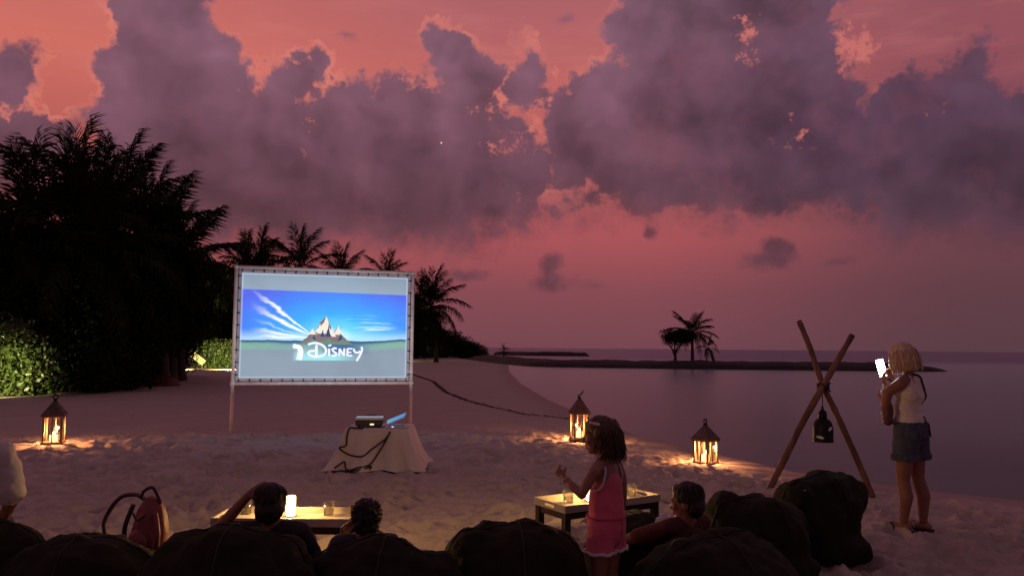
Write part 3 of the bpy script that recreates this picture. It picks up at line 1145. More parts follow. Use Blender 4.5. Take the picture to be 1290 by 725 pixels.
# shrubs along the edge of the sand
lit = at(22, 492, 23.6)
shrub(lit.x - .1, 23.8, 0, 1.02, 0.4, 'lamp-lit green shrub with glossy leaves at left picture edge', 'shrubs at the edge of the sand', (1.0, .85, 1.12))
LINE = [(75, 493, 24.6), (105, 492, 25.0), (104, 489, 26.2), (146, 484, 31.0), (174, 477, 35.0), (184, 473, 38.5), (116, 486, 28.5), (60, 490, 26.5), (134, 480, 31), (162, 474, 36)]
for i, (px, py, Y) in enumerate(LINE):
    p = at(px, py, Y)
    s = 0.95 + 0.35 * ((i * 37) % 10) / 10
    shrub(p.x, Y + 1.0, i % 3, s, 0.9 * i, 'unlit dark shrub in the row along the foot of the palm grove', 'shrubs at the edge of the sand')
p = at(267, 463, 51)
t = thing('clipped_hedge', 'lamp-lit clipped hedge left of the projection screen', 'hedge', (p.x + .15, 52.0, 0), 0)
t.scale = (0.92, 1, 1.42)
setp(from_mesh('foliage', HEDGE_CROWN, t), kind='stuff')
p = at(243, 461, 50)
t = thing('leaning_board', 'pale slatted board leaning in the lit hedge', 'board', (p.x, 50.6, 0.15), 0.2)
for k in range(3):
    MB().box((0.0 + .09 * k, 0, 0.42 + .10 * k), (0.9, .03, .10), (0, rad(38), 0)).build('slat', M['board'], t)

# lit strip of pale path in front of the hedge
def strip(name, pa, pb, wid, label):
    a, b = Vector(pa), Vector(pb)
    d = (b - a).normalized(); n = Vector((-d.y, d.x, 0))
    mb = MB()
    N = 10
    for k in range(N):
        p, q = a.lerp(b, k / N), a.lerp(b, (k + .96) / N)
        w = wid / 2
        mb2 = [(p - n * w), (q - n * w), (q + n * w), (p + n * w)]
        top = [Vector((v.x, v.y, .05)) for v in mb2]; bot = [Vector((v.x, v.y, -.06)) for v in mb2]
        mb.add(bot + top, [(4, 5, 6, 7), (0, 1, 5, 4), (1, 2, 6, 5), (2, 3, 7, 6), (3, 0, 4, 7)])
    o = mb.build(name, M['board'])
    return setp(o, label, None, None, 'structure')


a, b = at(236, 464, 49.5), at(320, 464, 49.5)
strip('garden_path', (a.x, 49.6, 0), (b.x, 49.9, 0), 1.6, 'pale lamp-lit path edge in front of the hedge')
a, b = at(498, 451, 83), at(538, 451, 83)
strip('garden_path', (a.x, 83, 0), (b.x, 83, 0), 2.2, 'pale lamp-lit path edge right of the screen')


def garden_lamp(x, y, watts, label, aim=None):
    t = thing('garden_lamp', label, 'lamp', (x, y, gz(x, y)), 0, 'low garden lamps')
    MB().lathe([(.05, -.1), (.05, .34), (.085, .36), (.085, .38)], 12).build('post', M['iron'], t, True)
    MB().lathe([(.055, .38), (.055, .46)], 12).build('lamp_glass', M['glass'], t, True)
    MB().lathe([(.012, .385), (.022, .40), (.012, .415)], 10).build('bulb', M['lampglow'], t, True)
    MB().lathe([(.10, .46), (.09, .49), (.02, .51)], 12).build('cap', M['iron'], t, True)
    point('garden_lamp_light', t, (0, 0, .437), watts, (1.0, .86, .42), .012)
    return t


def garden_spot(x, y, target, watts, cone, label):
    t = thing('garden_spotlight', label, 'lamp', (x, y, gz(x, y)), 0, 'low garden lamps')
    MB().tube([(0, 0, -.12), (0, 0, .20)], .014, 8).build('spike', M['iron'], t, True)
    d = (Vector(target) - Vector((x, y, gz(x, y) + .26))).normalized()
    c = Vector((0, 0, .26))
    h = MB()
    h.tube([c - d * .10, c - d * .08, c + d * .05], [.03, .055, .06], 14, True)
    h.build('head', M['iron'], t, True)
    MB().tube([c + d * .052, c + d * .058], .052, 14).build('lens', M['lampglow'], t, True)
    l = bpy.data.lights.new('garden_spotlight_beam', 'SPOT')
    l.energy = watts; l.color = (1.0, .84, .38); l.spot_size = rad(cone); l.spot_blend = .35; l.shadow_soft_size = .03
    o = bpy.data.objects.new('garden_spotlight_beam', l)
    COL.objects.link(o)
    o.parent = t
    o.location = c + d * .07
    o.rotation_euler = (-d).to_track_quat('Z', 'Y').to_euler()


q = at(-22, 505, 21.2)
b_ = at(15, 462, 23.6)
garden_spot(q.x, 21.2, (b_.x, 23.6, .9), 520, 70, 'garden spotlight on a spike just left of the lit shrub')
q = at(306, 463, 49.6)
b_ = at(266, 450, 52)
garden_spot(q.x, 48.2, (b_.x, 52, .8), 1500, 80, 'garden spotlight behind the left edge of the screen')
q = at(229, 466, 49.0)
garden_spot(q.x, 47.8, (at(262, 450, 52).x, 52, .8), 900, 80, 'garden spotlight low beside the dark shrubs left of the hedge')
q = at(506, 452, 84)
garden_lamp(q.x, 84, 500, 'low garden lamp behind the right edge of the screen')

# upturned hull in the shade of the grove
def build_hull():
    p = at(207, 479, 29.3)
    t = thing('upturned_hull', 'low reddish brown upturned hull on sand below the dark palms', 'boat', (p.x, 29.3, gz(p.x, 29.3)), 0.12)
    V, F = [], []
    n, m = 20, 10
    for i in range(n + 1):
        u = i / n * 2 - 1
        w = (1 - abs(u) ** 2.6) ** 0.8
        for j in range(m + 1):
            a = math.pi * j / m
            V.append((u * .62, -math.cos(a) * .30 * w, math.sin(a) ** .8 * .40 * w ** .7 - .02))
    for i in range(n):
        for j in range(m):
            F.append((i * (m + 1) + j, (i + 1) * (m + 1) + j, (i + 1) * (m + 1) + j + 1, i * (m + 1) + j + 1))
    from_mesh('hull', mesh_np('hull', np.array(V), np.array(F), M['hull'], True), t)
    MB().tube([(u / 10 * .62, 0, (1 - abs(u / 10) ** 2.6) ** .56 * .40 - .01) for u in range(-9, 10)], .018, 6).build('keel', M['hull'], t, True)


build_hull()

# ------------------------------------------------------------------ spit trees
c = at(872, 419, 72)
palm(at(866, 452, 72).x, 70, c.z, (c.x - at(866, 452, 72).x, 2.0), 24, 'small palm with drooping fronds on the sand spit', 'palms on the spit', 0.66, 301, -14, 0.3, 56)
c = at(886, 436, 72)
palm(at(889, 452, 72).x, 69, c.z - .1, (c.x - at(889, 452, 72).x - .2, .5), 10, 'stunted leaning palm beside the small palm on the spit', 'palms on the spit', 0.36, 302, -60, 0.3)
c = at(843, 416, 72)
t = thing('broadleaf_tree', 'round crowned small tree left of the palm on the spit', 'tree', (c.x, 69.5, 0.3), 0.3)
from_mesh('trunk', limb_mesh(2.0, 1.1, 71), t)
rl = random.Random(9)
setp(from_mesh('crown', leaf_cloud('crown', [((rl.uniform(-1.05, 1.2), rl.uniform(-.8, .8), 2.35 + rl.uniform(-.35, .45)), (.9, .8, .55)) for _ in range(13)], 5200, .17, M['leaf'], 91, .2), t), kind='stuff')
c = at(634, 441, 120)
palm(c.x, 120, c.z - .1, (.1, 0), 12, 'tiny far palm at the root of the breakwater', 'palms on the spit', .30, 303, -40, 0.0)
c = at(611, 430, 132)
t = shrub(c.x, 132, 1, .7, 0, 'sparse far shrub standing just off the tip of the point', 'bushes on the far point', (.35, .5, .95))
c = at(741, 441, 163)
shrub(c.x, 163, 2, .5, 0, 'tiny mound of scrub at the end of the breakwater', 'bushes on the far point', (.6, .5, .45))


# ------------------------------------------------------------------ projection screen
def screen_picture():
    m = bpy.data.materials.new('projected_film_picture')
    m.use_nodes = True
    nt = m.node_tree
    nt.nodes.clear()
    g = NB(nt)
    tc = g.n('ShaderNodeTexCoord')
    u, v, _ = g.sep(tc.outputs['UV'])
    uv = tc.outputs['UV']
    n1 = g.noise(g.v('MULTIPLY', uv, (5, 7, 1)), 1.0, 6, 0.62)
    n2 = g.noise(g.v('MULTIPLY', uv, (3, 30, 1)), 1.0, 4, 0.6)
    # film sky: violet blue corners to cyan above the horizon
    dx = g.m('SUBTRACT', u, 0.55)
    dy = g.m('SUBTRACT', v, 0.40)
    rr = g.m('SQRT', g.m('ADD', g.m('MULTIPLY', g.m('MULTIPLY', dx, dx), 1.2), g.m('MULTIPLY', g.m('MULTIPLY', dy, dy), 2.2)))
    rr = g.m('ADD', rr, g.m('MULTIPLY_ADD', n1, 0.22, -0.11))
    sky = g.ramp(rr, [(0.02, lin(196, 238, 250)), (0.14, lin(96, 200, 246)), (0.32, lin(48, 164, 242)), (0.56, lin(58, 128, 236)), (0.78, lin(76, 98, 226))])
    low = g.m('SUBTRACT', 1.0, g.sstep(v, 0.36, 0.48))
    sky = g.mix(g.m('MULTIPLY', low, 0.62), sky, lin(196, 232, 246))
    # sun streaks fanning to the upper left
    du = g.m('SUBTRACT', u, 0.44)
    dv = g.m('SUBTRACT', v, 0.385)
    ang = g.m('ARCTAN2', dv, g.m('MULTIPLY', du, -1.55))
    ray_ = None
    for a0, w, st in ((0.66, 0.06, 1.0), (0.47, 0.085, 1.0), (0.27, 0.03, 0.4), (0.12, 0.07, 0.9), (0.02, 0.05, 0.9)):
        b_ = g.m('MULTIPLY', g.m('SUBTRACT', 1.0, g.sstep(g.m('ABSOLUTE', g.m('SUBTRACT', g.m('ADD', ang, g.m('MULTIPLY_ADD', n1, 0.30, -0.15)), a0)), w * 0.15, w)), st)
        ray_ = b_ if ray_ is None else g.m('MAXIMUM', ray_, b_)
    lft = g.m('MULTIPLY', g.sstep(u, 0.04, 0.24), g.m('SUBTRACT', 1.0, g.sstep(u, 0.42, 0.46)))
    ray_ = g.m('MULTIPLY', g.m('MULTIPLY', ray_, lft), g.sstep(v, 0.355, 0.38))
    ray_ = g.m('MULTIPLY', ray_, g.m('MULTIPLY_ADD', n2, 0.9, 0.45))
    sky = g.mix(g.m('MINIMUM', ray_, 1.0), sky, lin(252, 248, 250))
    wisp = g.m('MULTIPLY', g.sstep(n2, 0.52, 0.68), g.m('MULTIPLY', g.sstep(u, 0.5, 0.62), g.m('SUBTRACT', 1.0, g.sstep(g.m('ABSOLUTE', g.m('SUBTRACT', v, 0.52)), 0.02, 0.13))))
    sky = g.mix(g.m('MULTIPLY', wisp, 0.7), sky, lin(226, 240, 250))
    # land and grey lower picture
    hz = g.m('ADD', g.m('MULTIPLY_ADD', g.noise(g.v('MULTIPLY', uv, (9, 0, 1)), 1.0, 4, 0.6), 0.03, 0.345), g.m('MULTIPLY', g.sstep(u, 0.75, 1.0), 0.02))
    below = g.m('SUBTRACT', hz, v)
    land = g.ramp(g.m('MULTIPLY', below, 5.0), [(0.0, lin(44, 70, 116)), (0.10, lin(56, 92, 120)), (0.2, lin(112, 152, 160)), (0.38, lin(122, 158, 158)), (0.5, lin(126, 142, 158)), (0.8, lin(128, 144, 160))])
    grn = g.m('MULTIPLY', g.sstep(g.m('ABSOLUTE', g.m('SUBTRACT', u, 0.5)), 0.2, 0.4), g.m('MULTIPLY', g.sstep(below, 0.01, 0.03), g.m('SUBTRACT', 1.0, g.sstep(below, 0.055, 0.10))))
    land = g.mix(g.m('MULTIPLY', grn, 0.6), land, lin(120, 168, 140))
    # bright pool of light under the lettering
    pu = g.m('MULTIPLY', g.sstep(u, 0.30, 0.34), g.m('SUBTRACT', 1.0, g.sstep(u, 0.54, 0.74)))
    pv = g.m('MULTIPLY', g.sstep(v, 0.165, 0.172), g.m('SUBTRACT', 1.0, g.sstep(v, 0.19, 0.31)))
    land = g.mix(g.m('MULTIPLY', g.m('MULTIPLY', pu, pv), 0.85), land, lin(150, 222, 226))
    du_ = g.m('MULTIPLY', g.sstep(u, 0.46, 0.54), g.m('SUBTRACT', 1.0, g.sstep(u, 0.62, 0.80)))
    land = g.mix(g.m('MULTIPLY', du_, g.m('SUBTRACT', 1.0, g.sstep(g.m('ABSOLUTE', g.m('SUBTRACT', v, 0.285)), 0.03, 0.075))), land, lin(52, 96, 140))
    film = g.mix(g.sstep(below, -0.002, 0.002), sky, land)
    # the projector's grey bar above the film picture
    bar_ = g.ramp(v, [(0.80, lin(142, 160, 178)), (1.0, lin(128, 146, 164))])
    top_edge = g.m('SUBTRACT', v, g.m('MULTIPLY_ADD', u, -0.02, 0.845))
    col = g.mix(g.sstep(top_edge, -0.003, 0.003), film, bar_)
    # weave of the sheet, painted-in uneven brightness and a paler border
    weave = g.noise(g.v('MULTIPLY', uv, (160, 100, 1)), 1.0, 2)
    col = g.mix(g.m('MULTIPLY', weave, 0.10), col, (0, 0, 0, 1))
    uneven = g.noise(g.v('MULTIPLY', uv, (2.2, 1.6, 1)), 1.0, 3)
    col = g.mix(g.m('MULTIPLY', g.sstep(uneven, 0.35, 0.7), 0.13), col, (0, 0, 0, 1))
    inset = g.m('MINIMUM', g.m('MINIMUM', u, g.m('SUBTRACT', 1.0, u)), g.m('MULTIPLY', g.m('MINIMUM', v, g.m('SUBTRACT', 1.0, v)), 0.65))
    edge = g.m('SUBTRACT', 1.0, g.sstep(inset, 0.004, 0.012))
    col = g.mix(g.m('MULTIPLY', edge, 0.35), col, lin(190, 210, 232))
    e = g.n('ShaderNodeEmission')
    g.put(e.inputs[0], col)
    e.inputs[1].default_value = 1.3
    df = g.n('ShaderNodeBsdfDiffuse'); df.inputs[0].default_value = (.06, .06, .06, 1)
    ad = g.n('ShaderNodeAddShader')
    nt.links.new(e.outputs[0], ad.inputs[0]); nt.links.new(df.outputs[0], ad.inputs[1])
    o = g.n('ShaderNodeOutputMaterial')
    nt.links.new(ad.outputs[0], o.inputs[0])
    return m


def ribbon(mb, pts, w, y):
    """flat pen stroke in the xz plane"""
    n = len(pts)
    ws = w if hasattr(w, '__len__') else [w] * n
    vs = []
    for i in range(n):
        a, b = pts[max(0, i - 1)], pts[min(n - 1, i + 1)]
        d = Vector((b[0] - a[0], b[1] - a[1])); d.normalize()
        nn = Vector((-d.y, d.x)) * ws[i] / 2
        vs += [(pts[i][0] + nn.x, y, pts[i][1] + nn.y), (pts[i][0] - nn.x, y, pts[i][1] - nn.y)]
    mb.add(vs, [(2 * i, 2 * i + 1, 2 * i + 3, 2 * i + 2) for i in range(n - 1)])


def smooth_path(p, n=6):
    out = []
    q = [p[0]] + list(p) + [p[-1]]
    for i in range(1, len(q) - 2):
        for k in range(n):
            t = k / n
            c = []
            for a in (0, 1):
                p0, p1, p2, p3 = q[i - 1][a], q[i][a], q[i + 1][a], q[i + 2][a]
                c.append(0.5 * (2 * p1 + (p2 - p0) * t + (2 * p0 - 5 * p1 + 4 * p2 - p3) * t * t + (3 * p1 - p0 - 3 * p2 + p3) * t ** 3))
            out.append(tuple(c))
    out.append(tuple(p[-1]))
    return out


CORNERS = []


def build_screen():
    YL, YR = 14.2, 15.1
    Lp, Rp = at(294.5, 440, YL), at(518.5, 440, YR)
    ax = Vector((Rp.x - Lp.x, Rp.y - Lp.y, 0))
    W = ax.length
    rz = math.atan2(ax.y, ax.x)
    zt = (at(298, 334.5, YL).z + at(521, 345.5, YR).z) / 2
    zb = (at(293, 481, YL).z + at(517, 483.5, YR).z) / 2
    t = thing('projection_screen', 'large film screen laced in a white pipe frame showing a blue picture', 'screen', ((Lp.x + Rp.x) / 2, (Lp.y + Rp.y) / 2, 0), rz)
    h = W / 2
    r = .034
    for s in (-1, 1):
        MB().tube([(s * h, 0, -.25), (s * h, 0, zb - .05)], r * .92, 12).build('leg', M['pipe'], t, True)
        MB().tube([(s * h, 0, zb - .05), (s * h, 0, zt)], r, 12).build('side_pipe', M['pipe'], t, True)
        MB().ell((s * h, 0, zb), (r * 1.5, r * 1.5, r * 1.6), None, 12, 8).build('pipe_joint', M['pipe'], t, True)
        MB().ell((s * h, 0, zt), (r * 1.25, r * 1.25, r * 1.25), None, 12, 8).build('pipe_joint', M['pipe'], t, True)
        MB().ell((s * h, 0, zb + .22), (r * 1.25, r * 1.25, r * 1.1), None, 12, 8).build('pipe_clamp', M['pipe'], t, True)
    MB().tube([(-h, 0, zt), (h, 0, zt)], r, 12).build('top_pipe', M['pipe'], t, True)
    MB().tube([(-h, 0, zb), (h, 0, zb)], r, 12).build('bottom_pipe', M['pipe'], t, True)
    Mx = Matrix.Translation(t.location) @ Matrix.Rotation(rz, 4, 'Z')
    for x_, z_ in ((-h - .07, zb - .07), (h + .07, zb - .07), (h + .07, zt + .07), (-h - .07, zt + .07)):
        CORNERS.append(Mx @ Vector((x_, 0, z_)))
    # hem and sheet
    g1, g2 = .046, .10
    x0, x1, z0, z1 = -h + g2, h - g2, zb + g2, zt - g2
    hem = MB()
    hx0, hx1, hz0, hz1 = -h + g1, h - g1, zb + g1, zt - g1
    hemc = mat('grey_hem', (0.50, 0.46, 0.52), 0.7)
    hem.box(((hx0 + x0) / 2, 0, (hz0 + hz1) / 2), (x0 - hx0, .006, hz1 - hz0))
    hem.box(((hx1 + x1) / 2, 0, (hz0 + hz1) / 2), (hx1 - x1, .006, hz1 - hz0))
    hem.box((0, 0, (hz0 + z0) / 2), (x1 - x0, .006, z0 - hz0))
    hem.box((0, 0, (hz1 + z1) / 2), (x1 - x0, .006, hz1 - z1))
    hem.build('hem', hemc, t)
    MB().box(((x0 + x1) / 2, .003, (z0 + z1) / 2), (x1 - x0, .004, z1 - z0)).build('sheet_back', M['cloth'], t)
    me = bpy.data.meshes.new('sheet')
    me.from_pydata([(x0, -.002, z0), (x1, -.002, z0), (x1, -.002, z1), (x0, -.002, z1)], [], [(0, 1, 2, 3)])
    uvl = me.uv_layers.new(name='UVMap')
    for i, c in enumerate(((0, 0), (1, 0), (1, 1), (0, 1))): uvl.data[i].uv = c
    pm = screen_picture()
    me.materials.append(pm)
    from_mesh('sheet', me, t)
    # the sheet's far side does not glow
    tie = MB().box((0, 0, 0), (.022, .018, .075)).mesh('tie', M['black'])
    eye = None
    nx, nz = 17, 9
    for i in range(nx):
        x = -h + .10 + (2 * h - .20) * i / (nx - 1)
        for z, s in ((zt - .045, 1), (zb + .045, -1)):
            from_mesh('tie', tie, t, (x, -.012, z), (0, rad(random.uniform(-9, 9)), 0))
    for i in range(nz):
        z = zb + .16 + (zt - zb - .32) * i / (nz - 1)
        for x in (-h + .045, h - .045):
            from_mesh('tie', tie, t, (x, -.012, z), (0, rad(90 + random.uniform(-9, 9)), 0))
    # picture pieces, drawn in sheet coordinates (0..1)
    Wd, Hd = x1 - x0, z1 - z0
    S = lambda u, v: (x0 + u * Wd, z0 + v * Hd)
    white = emit('picture_white', (0.95, 0.98, 1.3), 1.0)
    cream = emit('picture_cream', lin(226, 214, 200)[:3], 1.3)
    brown = emit('picture_umber', lin(120, 104, 110)[:3], 1.3)
    teal = emit('picture_slate', lin(50, 70, 110)[:3], 1.3)
    # a jagged pale mountain rising out of mist
    rm = random.Random(3)
    def crags(name, items, mt, y):
        mb = MB()
        for cu, wv, hv, b in items:
            pts = [(cu - wv, b)]
            k = 5
            for i in range(1, k): pts.append((cu - wv + wv * i / k * rm.uniform(.85, 1.1), b + hv * (i / k) ** 1.35 * rm.uniform(.8, 1.05)))
            pts.append((cu, b + hv))
            for i in range(k - 1, 0, -1): pts.append((cu + wv - wv * i / k * rm.uniform(.85, 1.1), b + hv * (i / k) ** 1.5 * rm.uniform(.7, 1.0)))
            pts.append((cu + wv, b))
            n0 = len(mb.V)
            base = (cu, b)
            mb.V += [(S(*base)[0], y, S(*base)[1])] + [(S(*p)[0], y, S(*p)[1]) for p in pts]
            mb.F += [(n0, n0 + i, n0 + i + 1) for i in range(1, len(pts))]
        return mb.build(name, mt, t)
    crags('picture_mountain', [(.50, .13, .27, .33), (.42, .08, .15, .33), (.575, .09, .18, .33), (.46, .09, .20, .33)], brown, -.005)
    crags('picture_snow', [(.50, .055, .17, .43), (.463, .03, .09, .44), (.575, .035, .09, .42), (.535, .03, .10, .40), (.42, .028, .06, .42)], cream, -.007)
    crags('picture_shade', [(.515, .02, .12, .40), (.59, .02, .08, .36), (.48, .015, .07, .40), (.43, .015, .05, .37)], teal, -.009)
    crags('picture_foothill', [(.42, .08, .055, .325), (.52, .10, .06, .325), (.60, .07, .055, .325)], emit('picture_moss', lin(104, 128, 112)[:3], 1.3), -.010)
    # curl of white light left of the lettering
    mb = MB()
    ribbon(mb, [S(*p) for p in smooth_path([(.305, .305), (.335, .30), (.352, .27), (.350, .22), (.345, .175)])], [.02, .06, .09, .085, .07, .075, .08, .085, .09, .09, .09, .09, .09, .09, .1, .1, .1, .1, .1, .1, .1, .1, .1, .1, .1], -.008)
    mb.build('picture_light', emit('picture_mist', lin(226, 242, 246)[:3], 1.3), t)
    # lettering
    mb = MB()
    sw = .042
    D = smooth_path([(.418, .245), (.395, .262), (.402, .285), (.43, .282), (.462, .262), (.468, .238), (.45, .222), (.425, .225), (.41, .245), (.42, .268), (.46, .288), (.485, .30), (.49, .275), (.475, .235)], 5)
    ribbon(mb, [S(*p) for p in smooth_path([(.395, .322), (.435, .338), (.475, .322), (.500, .285), (.502, .245), (.482, .215), (.445, .205), (.415, .215), (.398, .238), (.412, .258), (.455, .262)], 6)], sw, -.011)
    ribbon(mb, [S(.446, .318), S(.445, .262), S(.447, .205)], sw * 1.1, -.0112)
    ribbon(mb, [S(.522, .285), S(.522, .250), S(.523, .212)], sw, -.011)
    ribbon(mb, [S(*p) for p in ((.516, .312), (.535, .318))], sw * .8, -.011)
    ribbon(mb, [S(*p) for p in smooth_path([(.568, .284), (.552, .288), (.541, .274), (.553, .252), (.567, .236), (.558, .216), (.538, .216)], 5)], sw * .9, -.011)
    ribbon(mb, [S(*p) for p in ((.584, .212), (.585, .285))], sw * .9, -.011)
    ribbon(mb, [S(*p) for p in ((.585, .283), (.612, .218))], sw * .9, -.0112)
    ribbon(mb, [S(*p) for p in ((.613, .215), (.614, .288))], sw * .9, -.0114)
    ribbon(mb, [S(*p) for p in ((.633, .214), (.633, .286))], sw * .9, -.011)
    for v_, l in ((.284, .030), (.250, .024), (.217, .030)):
        ribbon(mb, [S(*p) for p in ((.633, v_), (.633 + l, v_))], sw * .7, -.0112)
    ribbon(mb, [S(*p) for p in smooth_path([(.672, .286), (.675, .258), (.695, .246), (.712, .262)], 5)], sw * .9, -.011)
    ribbon(mb, [S(*p) for p in smooth_path([(.718, .305), (.722, .27), (.708, .215), (.690, .165)], 5)], sw * .95, -.0112)
    mb.build('lettering', white, t)


build_screen()


# ------------------------------------------------------------------ projector table
PROJ = []


def build_projector_table():
    c = at(472, 590, 9.9)
    zt = 0.515
    cx, cy = c.x, 10.28
    t = thing('folding_table', 'small table hidden under the white cloth holding the projector', 'table', (cx, cy, 0), 0)
    MB().box((0, 0, zt - .03), (.74, .62, .03)).build('tabletop', M['darkwood'], t)
    for sx in (-1, 1):
        for sy in (-1, 1):
            MB().box((sx * .32, sy * .27, .2), (.04, .04, .57)).build('leg', M['darkwood'], t)
    # cloth
    V, F = [], []
    n, rows = 160, 22
    hx, hy, rc = .395, .335, .03

    def per(k, ex, ey, r):
        f = k / n * 4
        side, u = int(f), f - int(f)
        P = [(-ex, -ey), (ex, -ey), (ex, ey), (-ex, ey)]
        a, b = P[side % 4], P[(side + 1) % 4]
        return a[0] + (b[0] - a[0]) * u, a[1] + (b[1] - a[1]) * u, u, side % 4
    for i in range(rows + 1):
        f = i / rows
        z = zt + .004 - f * (zt + .0)
        for k in range(n):
            ex = hx + .015 * min(1, f * 6) + .10 * f + .075 * f ** 3
            ey = hy + .012 * min(1, f * 6) + .05 * f + .035 * f ** 3
            x, y, u, sd = per(k, ex, ey, rc)
            corner = max(0, 1 - min(u, 1 - u) * 5.5)
            wave = math.sin(k / n * 2 * math.pi * 13 + 1.3 * math.sin(k * .21)) * .036 + math.sin(k / n * 2 * math.pi * 31 + 2) * .012
            nx_, ny_ = [(0, -1), (1, 0), (0, 1), (-1, 0)][sd]
            amp = f ** 1.2
            x += nx_ * wave * amp + (x / abs(x) if x else 0) * corner ** 2 * .05 * f ** 2
            y += ny_ * wave * amp + (y / abs(y) if y else 0) * corner ** 2 * .03 * f ** 2
            zz = z + (.010 * f * math.sin(k * .35) if f > .9 else 0)
            if f > .93:
                x *= 1.02; y *= 1.02
            V.append((x, y, zz))
    for i in range(rows):
        for k in range(n):
            F.append((i * n + k, (i + 1) * n + k, (i + 1) * n + (k + 1) % n, i * n + (k + 1) % n))
    mb = MB()
    mb.add(V, F)
    mb.F.append(tuple(range(n)))
    o = mb.build('tablecloth', M['cloth'], None, True)
    o.location = (cx, cy, gz(cx, cy) + .012)
    setp(o, 'white cloth draped to the sand over the projector table', 'tablecloth')
    bz = zt + .02
    # projector
    p = at(465, 535, 10.12)
    t = thing('projector', 'flat white topped projector on left of the draped table', 'projector', (p.x, 10.15, bz), rad(6))
    MB().box((0, 0, .055), (.34, .26, .075)).build('body', M['devdark'], t, False, .012)
    MB().box((0, 0, .108), (.355, .275, .03)).build('top_cover', M['devwhite'], t, False, .010)
    MB().tube([(.10, .13, .055), (.10, .16, .055)], .032, 14).build('lens', M['rubber'], t, True)
    MB().box((.04, -.134, .04), (.05, .006, .018)).build('indicator', emit('amber_indicator', (1, .75, .45), 1.6), t)
    PROJ.append(t)
    for sx in (-1, 1):
        for sy in (-1, 1):
            MB().tube([(sx * .13, sy * .1, 0), (sx * .13, sy * .1, .02)], .014, 8).build('foot', M['rubber'], t)
    p = at(499, 538, 10.1)
    t = thing('laptop', 'half open pale laptop on right of the draped table', 'laptop', (p.x, 10.12, bz), rad(-6))
    MB().box((.01, 0, .012), (.27, .22, .02)).build('base', M['devwhite'], t, False, .004)
    MB().box((.0, 0, .024), (.25, .20, .003)).build('keyboard', M['devdark'], t)
    lid = MB().box((.135, 0, .012), (.27, .22, .022)).build('lid', M['devwhite'], t, False, .004, (-.125, 0, .034), (rad(13), rad(-23), 0))
    MB().tube([(-.125, -.10, .026), (-.125, .10, .026)], .011, 8).build('hinge', M['devdark'], t)
    MB().box((-.02, -.114, .012), (.02, .004, .010)).build('indicator', emit('blue_indicator', (.15, .25, 1.0), 5.0), t)

    # cables
    def cab(pts, label, name='cable'):
        w = []
        for X, Y in pts:
            px, py = 400 + X / 6.59, 500 + Y / 6.59
            q = at(px, py, 9.93)
            f = max(0.0, min(1.0, (zt - q.z) / zt))
            yy = 9.945 - .012 * f * 6 * .2 - .05 * f - .035 * f ** 3 - .03
            q = at(px, py, yy)
            if q.z > zt - .01: q = Vector((q.x, yy + .02, zt + .02))
            q.z = max(q.z, gz(q.x, q.y) + .02)
            w.append(q)
        xs = smooth_path([(i, v.x) for i, v in enumerate(w)], 5)
        ys = smooth_path([(i, v.y) for i, v in enumerate(w)], 5)
        zs = smooth_path([(i, v.z) for i, v in enumerate(w)], 5)
        pp = [(a[1], b[1], c_[1]) for a, b, c_ in zip(xs, ys, zs)]
        o = MB().tube(pp, .0105, 8).build(name, M['rubber'], None, True)
        setp(o, label, 'cable', 'black cables on the draped table')
    cab([(375, 258), (310, 262), (262, 272), (243, 330), (236, 400), (180, 420), (260, 475), (370, 490), (450, 430), (560, 350), (605, 285)], 'black cable hanging in a wide loop across the white cloth')
    cab([(600, 290), (560, 370), (500, 470), (430, 560), (330, 585), (270, 604), (232, 590), (225, 535), (180, 560), (140, 588)], 'black cable running down from the laptop and doubling back at the hem')
    cab([(268, 622), (340, 605), (400, 590), (445, 572), (432, 600)], 'short black cable end lying along the cloth hem on the sand')


build_projector_table()


def projector_beam():
    # an added mask behind the body shapes the light to just over sheet size
    t = PROJ[0]
    L = t.matrix_basis @ Vector((.03, .165, .058))
    inv = t.matrix_basis.inverted()
    k = .026
    inner = [L + (c - L) * k for c in CORNERS]
    mid = sum(inner, Vector()) / 4
    outer = [mid + (p - mid) * 1.3 for p in inner]
    back = [q - (mid - L) * 1.5 for q in outer]
    vs = [inv @ v for v in inner + outer + back]
    fs = []
    for i in range(4):
        j = (i + 1) % 4
        fs += [(i, j, 4 + j, 4 + i), (4 + i, 4 + j, 8 + j, 8 + i)]
    fs.append((8, 9, 10, 11))
    MB().add(vs, fs).build('beam_mask', M['devdark'], t)
    point('projector_light', t, inv @ L, 420, (.80, .90, 1.0), .004)


projector_beam()


